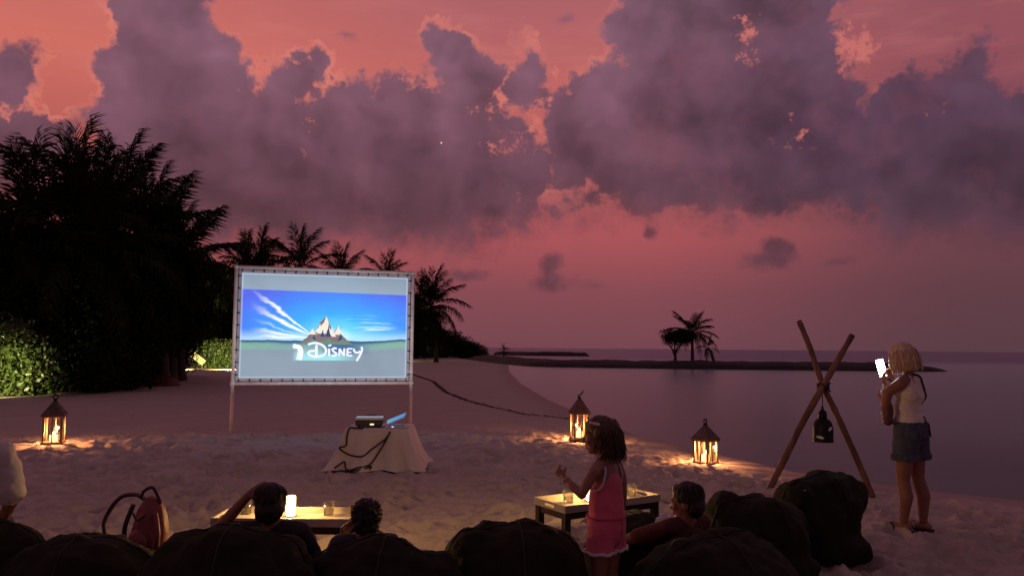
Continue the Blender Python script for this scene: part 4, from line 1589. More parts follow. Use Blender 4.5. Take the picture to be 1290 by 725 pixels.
# ------------------------------------------------------------------ candle lanterns
def lantern(px, py, Y, w, hb, hr, rz, label, watts, ring=True):
    p = at(px, py, Y)
    z = float(height(np.array([p.x]), np.array([Y]))[0][0]) - .01
    t = thing('candle_lantern', label, 'lantern', (p.x, Y, z), rz, 'tall candle lanterns standing on the sand')
    h = w / 2
    po = .026
    MB().box((0, 0, .022), (w + .02, w + .02, .044)).build('base', M['lanternwood'], t, False, .004)
    for sx in (-1, 1):
        for sy in (-1, 1):
            MB().box((sx * (h - po / 2), sy * (h - po / 2), .044 + (hb - .044) / 2), (po, po, hb - .044)).build('post', M['lanternwood'], t)
    MB().box((0, 0, hb + .012), (w + .035, w + .035, .024)).build('top_frame', M['lanternwood'], t, False, .003)
    for k in range(4):
        a = k * math.pi / 2
        fx, fy = math.sin(a), -math.cos(a)
        pn = MB().box((0, 0, 0), (w - 2 * po, .004, hb - .05)).build('pane', M['glass'], t)
        pn.location = (fx * (h - .013), fy * (h - .013), .044 + (hb - .05) / 2)
        pn.rotation_euler = (0, 0, a)
        mu = MB().box((0, 0, 0), (.016, .016, hb - .046)).build('mullion', M['lanternwood'], t)
        mu.location = (fx * (h - .006), fy * (h - .006), .044 + (hb - .046) / 2)
        mu.rotation_euler = (0, 0, a)
    rf = MB()
    ov = w + .05
    rf.frustum((0, 0, hb + .024), (ov, ov), (0, 0, hb + .04), (ov, ov))
    rf.frustum((0, 0, hb + .04), (ov * .98, ov * .98), (0, 0, hb + .024 + hr), (.045, .045))
    rf.build('roof', M['lanternroof'], t)
    MB().frustum((0, 0, hb + .024 + hr), (.05, .05), (0, 0, hb + .055 + hr), (.035, .035)).build('finial', M['iron'], t)
    if ring:
        MB().torus((0, 0, hb + .085 + hr), .034, .010, 'y').build('ring', M['iron'], t, True)
    else:
        MB().tube([(-.02, 0, hb + .03 + hr), (-.025, 0, hb + .07 + hr), (.03, 0, hb + .10 + hr), (.055, 0, hb + .13 + hr), (.06, 0, hb + .16 + hr)], [.014, .013, .012, .014, .01], 8).build('hook', M['iron'], t, True)
    ch = .10
    MB().lathe([(.055, .044), (.058, .06), (.056, .044 + ch - .008), (.045, .044 + ch), (.012, .044 + ch - .006)], 16).build('candle', M['candle'], t, True)
    MB().lathe([(.002, .0), (.011, .012), (.013, .022), (.008, .04), (.001, .058)], 10, (0, 0, .044 + ch + .002)).build('flame', M['flame'], t, True)
    point('candle_light', t, (0, 0, .044 + ch + .085), watts, (1.0, .40, .15), .02)
    return t


lantern(67, 558, 12.1, .27, .42, .22, rad(20), 'candle lantern alone on the left sand near the lit shrub', 55)
lantern(730, 552, 13.8, .27, .44, .25, rad(12), 'candle lantern with bent hook standing beyond the girl', 75, False)
lantern(889, 580, 11.35, .25, .33, .20, rad(40), 'candle lantern with round ring nearest the lagoon and crossed poles', 70)


# ------------------------------------------------------------------ crossed poles and hanging lantern
def build_poles():
    Y = 8.85
    t0 = at(1037, 600, Y)
    t = thing('crossed_poles', 'two rough brown poles lashed in an X at the water edge', 'pole stand', (t0.x, Y, 0))

    def pole(name, pix, dy, r0, seed):
        r = random.Random(seed)
        P = [at(px, py, Y + dy + k) - Vector((t0.x, Y, 0)) for px, py, k in pix]
        xs = smooth_path([(i, v.x) for i, v in enumerate(P)], 6)
        zs = smooth_path([(i, v.z) for i, v in enumerate(P)], 6)
        ys = smooth_path([(i, v.y) for i, v in enumerate(P)], 6)
        pts = [(a[1], b[1], c[1]) for a, b, c in zip(xs, ys, zs)]
        rr = [r0 * (0.86 + .22 * i / len(pts)) * r.uniform(.93, 1.09) for i in range(len(pts))]
        o = MB().tube(pts, rr, 12).build('pole', M['pole'], t, True)
        d = (Vector(pts[0]) - Vector(pts[1])).normalized()
        MB().tube([Vector(pts[0]), Vector(pts[0]) + d * .012], rr[0] * .96, 12).build('pole_end', M['poleend'], t)
        return o
    pole('pole', [(1007, 405, .25), (1020, 437, .16), (1037, 486, 0), (1052, 517, -.05), (1066, 548, -.08), (1082, 584, -.1), (1096, 618, -.12), (1100, 632, -.13)], .045, .036, 1)
    pole('pole', [(1073, 423, .1), (1054, 456, .05), (1037, 486, 0), (1012, 530, .05), (992, 570, .1), (974, 606, .15), (966, 624, .17)], -.045, .037, 2)
    c = at(1037, 487, Y) - Vector((t0.x, Y, 0))
    mb = MB()
    for k in range(5):
        a = k * .5
        mb.torus((c.x, c.y, c.z - .03 + .016 * k), .062, .009, 'z', 14, 6)
    for s in (-1, 1):
        mb.tube([(c.x - .06, c.y - .05, c.z - .05 * s), (c.x, c.y - .086, c.z), (c.x + .06, c.y - .05, c.z + .05 * s)], .010, 6)
    mb.build('lashing', M['rope'], t, True)
    # hanging lantern
    b = at(1037, 556, Y)
    k = Y / 975.0
    t = thing('hanging_lantern', 'dark domed lantern hanging unlit below the crossed poles', 'lantern', (b.x, Y, b.z))
    R = 12.2 * k
    H = 29 * k
    prof = [(R * 1.0, 0), (R * 1.03, .01), (R, .02)] + [(R, H * .55)]
    for i in range(1, 8):
        a = i / 7 * math.pi / 2
        prof.append((R * .30 + R * .70 * math.cos(a), H * .55 + H * .45 * math.sin(a)))
    MB().lathe(prof, 24).build('dome', M['iron'], t, True)
    MB().lathe([(5 * k, H), (5.4 * k, H + 3 * k), (4.6 * k, H + 8 * k), (1.6 * k, H + 11 * k), (1.2 * k, H + 15 * k)], 16).build('cap', M['iron'], t, True)
    for (aa, zz, sx, sz, ro) in ((25, H * .58, .035, .018, 35), (-38, H * .22, .045, .016, -12), (160, H * .5, .035, .02, 20), (90, H * .35, .04, .02, 0)):
        a = rad(aa - 90)
        w = MB().ell((0, 0, 0), (sx, .006, sz), None, 12, 6).build('pale_spot', M['devwhite'], t, True)  # solid pale ovals set on the dome
        w.location = (math.cos(a) * R * .97, math.sin(a) * R * .97, zz)
        w.rotation_euler = (0, rad(-ro), a + math.pi / 2)
    top = c.z - b.z
    MB().tube([(0, 0, H + 14 * k), (.004, 0, (H + top) / 2), (0, 0, top - .03)], .005, 6).build('cord', M['rope'], t, True)


build_poles()


# ------------------------------------------------------------------ tray tables
def tray_table(name, c, rz, L, Wd, top, label, palemat):
    t = thing('tray_table', label, 'table', (c[0], c[1], 0), rz)
    hr, th = .054, .014
    zf = top - hr
    MB().box((0, 0, zf + .006), (L - .02, Wd - .02, .012)).build('tray_floor', palemat, t)
    for s in (-1, 1):
        MB().box((0, s * (Wd / 2 - th / 2), zf + hr / 2), (L, th, hr)).build('tray_side', palemat, t)
        e = MB()
        x = s * (L / 2 - th / 2)
        e.box((x, 0, zf + .008), (th, Wd - 2 * th, .016))
        e.box((x, 0, zf + hr - .008), (th, Wd - 2 * th, .016))
        q = (Wd - 2 * th - .13) / 2
        for k in (-1, 1):
            e.box((x, k * (.065 + q / 2), zf + .027), (th, q, .022))
        e.build('tray_handle_end', palemat, t)
        for k in (-1, 1):
            MB().box((s * (L / 2 - .035), k * (Wd / 2 - .035), (zf - .004) / 2 - .03), (.052, .052, zf - .004 + .06)).build('leg', M['darkwood'], t, False, .004)
        MB().box((0, s * (Wd / 2 - .030), zf - .028), (L - .124, .022, .05)).build('rail', M['darkwood'], t)
        MB().box((s * (L / 2 - .030), 0, zf - .028), (.022, Wd - .124, .05)).build('rail', M['darkwood'], t)
    return t


TRAY_Z = .40
TL0, TL1 = atz(265, 652, TRAY_Z), atz(452, 654, TRAY_Z)
TLf = atz(400, 638, TRAY_Z)
lw_ = (TLf.y - TL0.y)
lc = ((TL0.x + TL1.x) / 2, TL0.y + lw_ / 2)
tray_table('tray_table', lc, 0.0, TL1.x - TL0.x, lw_, TRAY_Z, 'pale tray table with glowing lamp behind the two seated heads', M['traywood'])
A, B, Cc = atz(711, 637, TRAY_Z), atz(831, 622, TRAY_Z), atz(680, 626, TRAY_Z)
e1 = B - A; e2 = Cc - A
rz2 = math.atan2(e1.y, e1.x)
rc = A + e1 / 2 + Vector((-e1.y, e1.x, 0)).normalized() * .40 / 2
tray_table('tray_table', (rc.x, rc.y), rz2, e1.length, .42, TRAY_Z, 'pale tray table on dark legs standing beyond the girl', M['traywood'])
FLOOR = TRAY_Z - .05


def tumbler(px, py, label, h=.10, r=.042):
    p = atz(px, py, FLOOR)
    t = thing('tumbler', label, 'glass', (p.x, p.y, FLOOR + .001), 0, 'drinking glasses on the tray tables')
    MB().lathe([(r * .82, 0), (r, h), (r * .92, h), (r * .76, .012), (.002, .012)], 18).build('glass_wall', M['glass'], t, True)
    MB().lathe([(r * .74, .013), (r * .84, h * .5), (.002, h * .5)], 16).build('drink', M['glass'], t, True)
    MB().torus((0, 0, h), r * .96, .0022, 'z', 20, 6).build('rim', M['glass'], t, True)


def table_lamp(px, py, label, watts, r=.034, h=.15):
    p = atz(px, py, FLOOR)
    t = thing('table_lamp', label, 'lamp', (p.x, p.y, FLOOR + .001), 0, 'glowing lamps on the tray tables')
    MB().lathe([(r * 1.05, 0), (r * 1.05, .012)], 18).build('foot', M['iron'], t, True)
    MB().lathe([(r * .96, .012), (r, .02), (r, h - .01), (r * .9, h)], 18).build('shade', M['frost'], t, True)
    l = point('table_lamp_light', t, (0, 0, h + .035), watts, (1.0, .57, .17), .03)


table_lamp(366, 651, 'glowing frosted lamp on the left tray table right of the raised arm head', 24.0)
tumbler(414, 650, 'clear tumbler at the right end of the left tray table')
tumbler(310, 648, 'clear tumbler behind the raised arm on the left tray table')
table_lamp(744, 632, 'glowing lamp on the right tray table mostly hidden by the girl', 20.0)
tumbler(716, 634, 'tumbler at the left end of the right tray table', .10, .046)
tumbler(796, 626, 'tumbler on the right tray table to the right of the girl', .11, .042)


# ------------------------------------------------------------------ beanbags
from mathutils.bvhtree import BVHTree


def beanbag(px, pyt, Y, hw, rz, seed, label, depth=.5, lean=0.0, two=False, flat=.4, base=1.0):
    top = at(px, pyt, Y)
    z0 = gz(top.x, Y) - .02
    h = top.z - z0
    t = thing('beanbag', label, 'beanbag', (top.x, Y, z0), rz, 'olive beanbag loungers facing the screen')
    pr = [('e', (0, .02 + (1 - base) * .3, .25), (hw * base, depth * base, .27)), ('e', (lean, -.06, h * .54), (hw * .95, depth * .62, h * .45)), ('c', (lean - hw * flat, -.06, h - h * .27 - h * .04), h * .27, (lean + hw * flat, -.06, h - h * .27 - h * .04), h * .27), ('e', (0, depth * .62, .19), (hw * .86, depth * .6, .20)),
          ('e', (0, -.06, .12), (hw * .95 * base, depth * .9 * base, .16))]
    if two:
        pr += [('e', (-hw * .5, 0, h * .70), (hw * .48, depth * .45, h * .29)), ('e', (hw * .45, -.02, h * .62), (hw * .5, depth * .5, h * .30))]
    o = blob('cover', pr, M['olive'], t, .026, 9, [((0, 0, .0), (0, 0, -1))], [(.036, (2.6, 2.6, 3.4)), (.017, (8, 8, 5)), (.008, (20, 20, 12))], seed * 3.1)
    me = o.data
    bv = BVHTree.FromPolygons([v.co for v in me.vertices], [p.vertices for p in me.polygons])
    for name, yy, lo, hi in (('piping', -.06, 8, 172), ('piping', None, 20, 170)):
        pts = []
        for k in range(int(lo), int(hi) + 1, 4):
            a = rad(k)
            d = Vector((math.cos(a), 0, math.sin(a))) if yy is not None else Vector((0, -math.cos(a), math.sin(a)))
            org = Vector((0, -.06, h * .4))
            hit = bv.ray_cast(org, d)
            if hit[0] is not None: pts.append(hit[0] + hit[1] * .002)
        if len(pts) > 3: MB().tube(pts, .005, 6).build(name, M['oliveseam'], o, True)
    return t


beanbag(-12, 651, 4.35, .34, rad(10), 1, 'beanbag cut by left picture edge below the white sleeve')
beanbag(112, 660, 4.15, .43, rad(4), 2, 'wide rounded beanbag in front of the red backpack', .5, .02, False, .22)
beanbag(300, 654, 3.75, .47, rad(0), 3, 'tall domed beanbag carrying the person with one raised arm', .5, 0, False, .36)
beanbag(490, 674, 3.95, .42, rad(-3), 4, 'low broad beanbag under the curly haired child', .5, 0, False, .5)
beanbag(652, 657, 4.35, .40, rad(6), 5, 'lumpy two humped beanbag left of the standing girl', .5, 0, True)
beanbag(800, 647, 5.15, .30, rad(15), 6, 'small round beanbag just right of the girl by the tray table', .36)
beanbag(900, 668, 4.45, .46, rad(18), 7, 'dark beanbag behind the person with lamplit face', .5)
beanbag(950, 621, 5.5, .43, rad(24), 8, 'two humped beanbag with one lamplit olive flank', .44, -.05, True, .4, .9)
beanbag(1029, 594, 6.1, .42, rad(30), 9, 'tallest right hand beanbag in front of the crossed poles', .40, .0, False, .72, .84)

# ------------------------------------------------------------------ backpack
def build_backpack():
    p = at(190, 684, 4.75)
    z0 = at(190, 690, 4.75).z
    t = thing('backpack', 'small red backpack with looped handle behind the wide beanbag', 'backpack', (p.x, 4.75, max(0.0, z0 - .12)), rad(-25), None, 1.15)
    bm_ = mat('red_backpack_fabric', (0.36, 0.085, 0.08), 0.55, 0.5, 7, 0.5, 50)
    bp2 = mat('dark_backpack_trim', (0.07, 0.03, 0.035), 0.5, 0.3, 9)
    body = blob('body', [('e', (0, 0, .19), (.105, .075, .19)), ('c', (-.05, 0, .08), .075, (.05, 0, .08), .075), ('e', (0, -.03, .17), (.09, .07, .14))], bm_, t, .010, 5, (), [(.008, (9, 9, 6))], 4)
    blob('front_pocket', [('e', (.0, -.085, .13), (.07, .035, .09))], bm_, t, .008, 4, (), [(.004, (14, 14, 10))], 6)
    MB().tube(smooth_path_3([(-.06, -.02, .36), (-.03, -.03, .40), (.02, -.02, .42), (.04, 0, .37), (.06, 0, .34)]), .009, 8).build('top_loop', bp2, t, True)
    MB().tube(smooth_path_3([(-.07, .02, .34), (-.16, .03, .36), (-.27, .03, .34), (-.34, .02, .27), (-.36, 0, .18), (-.30, 0, .05)]), [.012] * 31, 8).build('shoulder_strap', bp2, t, True)
    MB().tube(smooth_path_3([(-.08, -.05, .33), (-.115, -.07, .2), (-.10, -.06, .06)]), .012, 8).build('shoulder_strap', bp2, t, True)
    MB().tube(smooth_path_3([(.08, -.05, .30), (.115, -.06, .2), (.09, -.05, .05)]), .013, 8).build('side_trim', bm_, t, True)
    MB().tube(smooth_path_3([(-.02, -.10, .30), (.02, -.105, .27), (.06, -.09, .30)]), .006, 6).build('zip', bp2, t, True)


def smooth_path_3(p, n=6):
    xs = smooth_path([(i, v[0]) for i, v in enumerate(p)], n)
    ys = smooth_path([(i, v[1]) for i, v in enumerate(p)], n)
    zs = smooth_path([(i, v[2]) for i, v in enumerate(p)], n)
    return [(a[1], b[1], c[1]) for a, b, c in zip(xs, ys, zs)]


build_backpack()

# ------------------------------------------------------------------ people
SKIN = mat('tanned_skin', (0.30, 0.135, 0.085), 0.5, 0.18, 9, 0.08, 120, spec=0.4)
SKIN2 = mat('child_skin', (0.34, 0.165, 0.11), 0.5, 0.15, 9, 0.08, 120, spec=0.4)
EYEWHITE = mat('eye_white', (0.5, 0.48, 0.46), 0.2)
IRIS = mat('eye_dark', (0.02, 0.015, 0.012), 0.2)


def chain(pts, rs):
    return [('c', pts[i], rs[i], pts[i + 1], rs[i + 1]) for i in range(len(pts) - 1)]


def hand(wr, d, n, L, side, curl=0.5):
    """palm, four fingers of different length and a thumb; d points along the palm, n out of its back; side +1: thumb on d x n side"""
    wr, d, n = Vector(wr), Vector(d).normalized(), Vector(n)
    n = (n - d * n.dot(d)).normalized()
    s = d.cross(n) * side
    k = L / .18
    pr = []
    for q in (-1, -.33, .33, 1):
        pr.append(('c', wr + s * q * .016 * k, .014 * k, wr + d * .085 * k + s * q * .028 * k, .011 * k))
    lens = {1: .068, .33: .078, -.33: .072, -1: .056}
    for q, l in lens.items():
        p0 = wr + d * .088 * k + s * q * .029 * k
        a = curl * .5
        p, dirv = p0, d
        rr = .0088 * k
        for j, f in enumerate((.45, .32, .23)):
            ang = a * (1.0 + .55 * j)
            dirv = (d * math.cos(ang) - n * math.sin(ang)).normalized()
            p2 = p + dirv * l * f * k + s * q * .004 * k
            pr.append(('c', p, rr, p2, rr * .9))
            p, rr = p2, rr * .9
            a += curl * .35
    b = wr + d * .022 * k + s * .026 * k
    m_ = b + (d * .6 + s * .75 - n * .35 * curl).normalized() * .042 * k
    e_ = m_ + (d * .9 + s * .25 - n * .6 * curl).normalized() * .034 * k
    pr += [('c', b, .013 * k, m_, .0105 * k), ('c', m_, .0105 * k, e_, .0085 * k)]
    return pr


def head(c, s, yaw, pitch=0.0):
    """head of height about .22*s with jaw, nose, lips, brow and ears; face towards +y turned by yaw"""
    R = Matrix.Rotation(yaw, 3, 'Z') @ Matrix.Rotation(pitch, 3, 'X')
    c = Vector(c)
    P = lambda x, y, z: c + R @ Vector((x, y, z)) * s
    e = tuple(math.degrees(a) for a in R.to_euler())
    E = lambda p, r: ('e', P(*p), tuple(q * s for q in r), e)
    pr = [E((0, -.012, .02), (.074, .092, .092)), E((0, .028, -.045), (.056, .060, .066)), E((0, .055, -.088), (.028, .026, .022)),
          E((0, .060, .0), (.060, .030, .050)),
          ('c', P(0, .083, .012), .009 * s, P(0, .104, -.026), .0125 * s), E((0, .092, -.030), (.019, .014, .010)),
          E((0, .084, -.057), (.024, .012, .008)), E((0, .082, -.068), (.021, .012, .009)),
          E((.028, .078, .028), (.026, .012, .009)), E((-.028, .078, .028), (.026, .012, .009)),
          E((.036, .066, -.025), (.022, .020, .020)), E((-.036, .066, -.025), (.022, .020, .020))]
    for q in (-1, 1):
        pr += [E((q * .076, -.012, -.012), (.009, .022, .032)), E((q * .080, -.006, -.026), (.008, .012, .014))]
    return pr, P


def eyes(P, s, parent):
    for q in (-1, 1):
        MB().ell(P(q * .029, .079, .010), (.0115 * s,) * 3, None, 12, 8).build('eye', EYEWHITE, parent, True)
        MB().ell(P(q * .029, .0875, .009), (.0055 * s,) * 3, None, 10, 6).build('iris', IRIS, parent, True)


def strands(name, P, s, n, mt, parent, zmin, zmax, R0, seed, wav=.012, r=.0035, back=True, mid=(-.02)):
    g = random.Random(seed)
    mb = MB()
    for k in range(n):
        a = g.uniform(0, 2 * math.pi)
        if back and math.sin(a) > .55: a = -a
        q = g.uniform(.92, 1.10)
        pts = []
        ph = g.uniform(0, 6.28); l = g.uniform(.75, 1.1)
        for i in range(9):
            t = i / 8
            z = zmax + (zmin - zmax) * t * l
            f = math.sin(min(1, t * 1.7 + .12) * math.pi / 2)
            x = math.cos(a) * R0[0] * q * f + wav * math.sin(ph + t * 9) * t
            y = mid + math.sin(a) * R0[1] * q * f + wav * math.cos(ph + t * 8) * t
            pts.append(P(x, y, z))
        mb.tube(pts, [r * s * (1 - .75 * (i / 8) ** 2) for i in range(9)], 5, False)
    return mb.build(name, mt, parent, True)


# ---- girl in the pink romper
def build_girl():
    b = at(764, 700, 4.5)
    z0 = gz(b.x, 4.5)
    t = thing('person', 'small girl in pink romper standing with one hand raised beside the tray table', 'person', (b.x, 4.5, z0), rad(50))
    HT = (0, .045, 1.065)
    hp, P = head(HT, .93, rad(28), rad(-4))
    pr = list(hp)
    pr += chain([(0, .02, 1.02), (0, .005, .95), (0, 0, .90)], [.040, .038, .045])
    pr += [('e', (0, 0, .84), (.098, .066, .10)), ('e', (0, .008, .70), (.092, .072, .12)), ('e', (0, 0, .57), (.108, .085, .09))]
    pr += chain([(0, 0, .925), (-.085, 0, .905), (-.118, 0, .885)], [.04, .038, .036]) + chain([(0, 0, .925), (.085, 0, .905), (.118, 0, .885)], [.04, .038, .036])
    # legs
    for s in (-1, 1):
        pr += chain([(s * .055, 0, .55), (s * .057, .008, .42), (s * .056, .012, .295), (s * .056, -.006, .20), (s * .056, 0, .06)], [.072, .060, .043, .045, .028])
        pr += chain([(s * .056, -.02, .032), (s * .062, .05, .028), (s * .067, .105, .018)], [.028, .026, .018])
    # left arm bent forward, right arm hanging
    el = (-.165, .055, .755)
    wr = (-.145, .195, .83)
    pr += chain([(-.118, 0, .885), (-.145, .03, .82), el], [.035, .031, .026]) + chain([el, (-.160, .12, .79), wr], [.026, .025, .018])
    pr += hand(wr, (.05, .75, .55), (-.8, .1, .2), .125, 1, 1.35)
    er, w2 = (.160, -.012, .735), (.165, .02, .595)
    pr += chain([(.118, 0, .885), (.145, -.01, .82), er], [.035, .031, .026]) + chain([er, (.168, .0, .66), w2], [.026, .024, .018])
    pr += hand(w2, (.0, .15, -1), (1, .2, .1), .125, -1, .6)
    body = blob('body', pr, SKIN2, t, .0055, 4)
    eyes(P, .93, t)
    pink = mat('pink_romper_cotton', (0.80, 0.14, 0.21), 0.8, 0.25, 6, 0.4, 26, sheen=.2)
    wht = mat('white_romper_trim', (0.66, 0.60, 0.58), 0.8, 0.1, 20)
    # bodice narrow at the shoulder blades, then falling straight to flared shorts
    rp = [('e', (0, 0, .80), (.094, .079, .105)), ('c', (0, -.004, .90), .045, (0, -.002, .80), .075), ('c', (-.03, 0, .895), .04, (-.04, 0, .78), .062), ('c', (.03, 0, .895), .04, (.04, 0, .78), .062),
          ('e', (0, .004, .70), (.112, .094, .14)), ('e', (0, 0, .58), (.126, .106, .13)), ('c', (0, 0, .80), .088, (0, 0, .56), .112)]
    for s in (-1, 1):
        rp += chain([(s * .052, 0, .57), (s * .062, .004, .46), (s * .068, .004, .38)], [.086, .080, .086])
    blob('romper', rp, pink, t, .007, 5, [((0, 0, .43), (0, 0, -1)), ((0, 0, .912), (0, .15, 1))], [(.005, (10, 10, 4)), (.003, (26, 26, 9))], 2)
    mb = MB()
    for s in (-1, 1):
        pts, n = [], 40
        for k in range(n + 1):
            a = 2 * math.pi * k / n
            rr = .087 + .003 * math.sin(a * 9 + s)
            pts.append((s * .065 + rr * math.cos(a), .004 + rr * math.sin(a),   .434 + .004 * math.sin(a * 7)))
        mb = MB().tube(pts, .0095, 8, False)
        mb.build('hem_trim', wht, t, True)
        MB().tube(smooth_path_3([(s * .050, .055, .91), (s * .060, .01, .925), (s * .070, -.035, .905), (s * .088, -.048, .86), (s * .103, -.035, .80), (s * .106, .0, .775), (s * .102, .045, .79)]), .0065, 8).build('armhole_trim', wht, t, True)
    pts = [(.123 * math.cos(a), .001 + .1085 * math.sin(a), .622) for a in [2 * math.pi * k / 40 for k in range(41)]]
    MB().tube(pts, .0045, 6, False).build('waist_seam', mat('deep_pink_seam', (.55, .08, .12), .8), t, True)
    MB().tube([(0, -.112, .62), (0, -.110, .56), (0, -.098, .50), (0, -.06, .45)], .003, 6).build('back_seam', pink, t, True)
    hair = mat('dark_brown_hair', (0.095, 0.040, 0.022), 0.45, 0.5, 40, 0.6, 160, stretch=(1, 1, .15))
    e = tuple(math.degrees(a) for a in (Matrix.Rotation(rad(28), 3, 'Z')).to_euler())
    hb = [('e', P(0, -.024, .035), (.084, .096, .086), e), ('e', P(0, -.058, -.03), (.080, .062, .085), e), ('e', P(0, -.060, -.075), (.076, .055, .070), e),
          ('e', P(.055, -.03, -.06), (.032, .05, .09), e), ('e', P(-.062, -.035, -.05), (.026, .042, .085), e), ('e', P(0, .035, .082), (.055, .04, .022), e)]
    blob('hair', hb, hair, t, .007, 4, (), [(.009, (26, 26, 9)), (.005, (60, 60, 18))], 3)
    strands('hair_curl', P, .93, 320, hair, t, -.145, .105, (.090, .098), 5, .024, .0036, True, -.036)
    cp = MB().box((0, 0, 0), (.016, .062, .016)).build('hair_clip', mat('pink_white_clip', (.85, .62, .62), .35, .3, 60), t, False, .003)
    q = P(-.082, .020, .084)
    cp.location = q
    cp.rotation_euler = (rad(16), rad(-42), rad(28))
    br = MB()
    br.torus((0, 0, 0), .021, .0045, 'z', 18, 6)
    o = br.build('bracelet', mat('pale_bracelet', (.6, .42, .36), .5), t, True)
    o.location = (-.149, .172, .818)
    o.rotation_euler = Vector((.02, .14, .075)).to_track_quat('Z', 'Y').to_euler()


build_girl()


# ---- woman photographing with a lit phone
def build_woman():
    Y = 6.98
    b = at(1148, 668, Y)
    z0 = gz(b.x, Y)
    t = thing('person', 'blonde woman in white tank top and denim shorts holding up a glowing phone', 'person', (b.x + .02, Y, z0), rad(44), None, 1.03)
    hp, P = head((0, .05, 1.475), 1.0, rad(-14), rad(-14))
    pr = list(hp)
    pr += chain([(0, .03, 1.43), (0, .005, 1.34), (0, 0, 1.28)], [.050, .048, .06])
    pr += [('e', (0, .0, 1.20), (.145, .095, .13)), ('e', (0, .015, 1.05), (.122, .092, .13)), ('e', (0, 0, .90), (.158, .118, .12))]
    pr += chain([(0, 0, 1.30), (-.12, 0, 1.285), (-.165, .01, 1.262)], [.055, .052, .048]) + chain([(0, 0, 1.30), (.12, 0, 1.285), (.165, .01, 1.262)], [.055, .052, .048])
    for s in (-1, 1):
        fw = .05 if s < 0 else -.05
        pr += chain([(s * .085, 0, .84), (s * .090, fw * .3 + .01, .64), (s * .088, fw * .6 + .012, .44), (s * .088, fw * .8 - .02, .30), (s * .088, fw, .085)], [.100, .080, .054, .056, .034])
        pr += chain([(s * .088, fw - .035, .042), (s * .096, fw + .07, .040), (s * .104, fw + .16, .024)], [.034, .034, .022])
        for k in range(5):
            pr.append(('c', (s * (.080 + .0 + k * .012), fw + .165, .022), .011, (s * (.082 + k * .0125), fw + .195 - k * .007, .017), .009))
    el, wr = (-.205, .125, 1.085), (.015, .210, 1.235)
    pr += chain([(-.165, .01, 1.262), (-.215, .10, 1.185), el], [.048, .043, .036]) + chain([el, (-.11, .195, 1.150), wr], [.037, .034, .024])
    pr += hand(wr, (.35, .35, .85), (-.45, .75, -.1), .165, -1, .9)
    er, w2 = (.230, .13, 1.09), (.175, .205, 1.275)
    pr += chain([(.165, .01, 1.262), (.20, .10, 1.18), er], [.048, .043, .036]) + chain([er, (.215, .185, 1.18), w2], [.037, .034, .024])
    pr += hand(w2, (-.35, .3, .85), (.5, .7, -.1), .165, 1, .8)
    blob('body', pr, SKIN, t, .007, 4)
    eyes(P, 1.0, t)
    tank = mat('cream_ribbed_tank', (0.82, 0.75, 0.64), 0.8, 0.15, 8, 0.3, 60, stretch=(1, 1, .3), sheen=.2)
    tk = [('e', (0, .0, 1.18), (.153, .108, .125)), ('e', (0, .015, 1.05), (.136, .108, .14)), ('e', (0, .002, .94), (.162, .126, .10)),
          ('c', (-.085, -.02, 1.31), .028, (-.09, -.03, 1.18), .08), ('c', (.085, -.02, 1.31), .028, (.09, -.03, 1.18), .08), ('c', (-.085, .0, 1.315), .026, (-.08, .07, 1.2), .05), ('c', (.085, .0, 1.315), .026, (.08, .07, 1.2), .05),
          ('c', (0, -.045, 1.285), .05, (0, -.04, 1.15), .08)]
    tank_o = blob('tank_top', tk, tank, t, .008, 5, [((0, 0, .925), (0, 0, -1))], [(.005, (9, 9, 14)), (.003, (20, 20, 34))], 7)
    den = mat('blue_denim', (0.085, 0.105, 0.135), 0.85, 0.35, 18, 0.5, 120, col2=(.045, .058, .08))
    sh = [('e', (0, -.006, .88), (.174, .138, .115)), ('c', (0, 0, 1.0), .115, (0, 0, .9), .14)]
    for s in (-1, 1):
        fw = .05 if s < 0 else -.05
        sh += chain([(s * .082, 0, .85), (s * .090, fw * .3, .70), (s * .092, fw * .35, .54)], [.118, .108, .107])
    blob('denim_shorts', sh, den, t, .009, 5, [((0, 0, .605), (0, 0, -1)), ((0, 0, .985), (0, 0, 1))], [(.005, (10, 10, 7)), (.003, (26, 26, 16))], 9)
    for s in (-1, 1):
        fw = .05 if s < 0 else -.05
        pts = [(s * .092 + .108 * math.cos(a), fw * .33 + .108 * math.sin(a), .618 + .004 * math.sin(3 * a)) for a in [2 * math.pi * k / 30 for k in range(31)]]
        mb = MB()
        for dz, r_ in ((0, .010), (.016, .010), (.030, .009)):
            mb.tube([(x, y, z + dz) for x, y, z in pts], r_, 6, False)
        mb.build('cuff', den, t, True)
        pk = MB().box((0, 0, 0), (.105, .008, .115)).build('back_pocket', den, t, False, .003)
        pk.location = (s * .070, -.131, .865)
        pk.rotation_euler = (rad(-6), 0, rad(s * 22))
    hair = mat('pale_blonde_hair', (0.78, 0.58, 0.38), 0.42, 0.4, 40, 0.6, 160, stretch=(1, 1, .15))
    e = (0, 0, -14)
    hb = [('e', P(0, -.018, .038), (.102, .116, .098), e), ('e', P(0, -.050, -.03), (.106, .088, .088), e), ('e', P(-.078, .020, -.035), (.036, .070, .078), e), ('e', P(.078, .020, -.035), (.036, .070, .078), e), ('e', P(0, .05, .075), (.066, .048, .034), e),
          ('e', P(0, -.050, -.078), (.096, .074, .042), e)]
    blob('hair', hb, hair, t, .008, 4, (), [(.006, (30, 30, 8)), (.004, (70, 70, 16))], 3)
    strands('hair_strand', P, 1.0, 150, hair, t, -.120, .126, (.108, .118), 8, .006, .0045, False, -.02)
    sole = mat('dark_sandal_sole', (.03, .022, .02), .7)
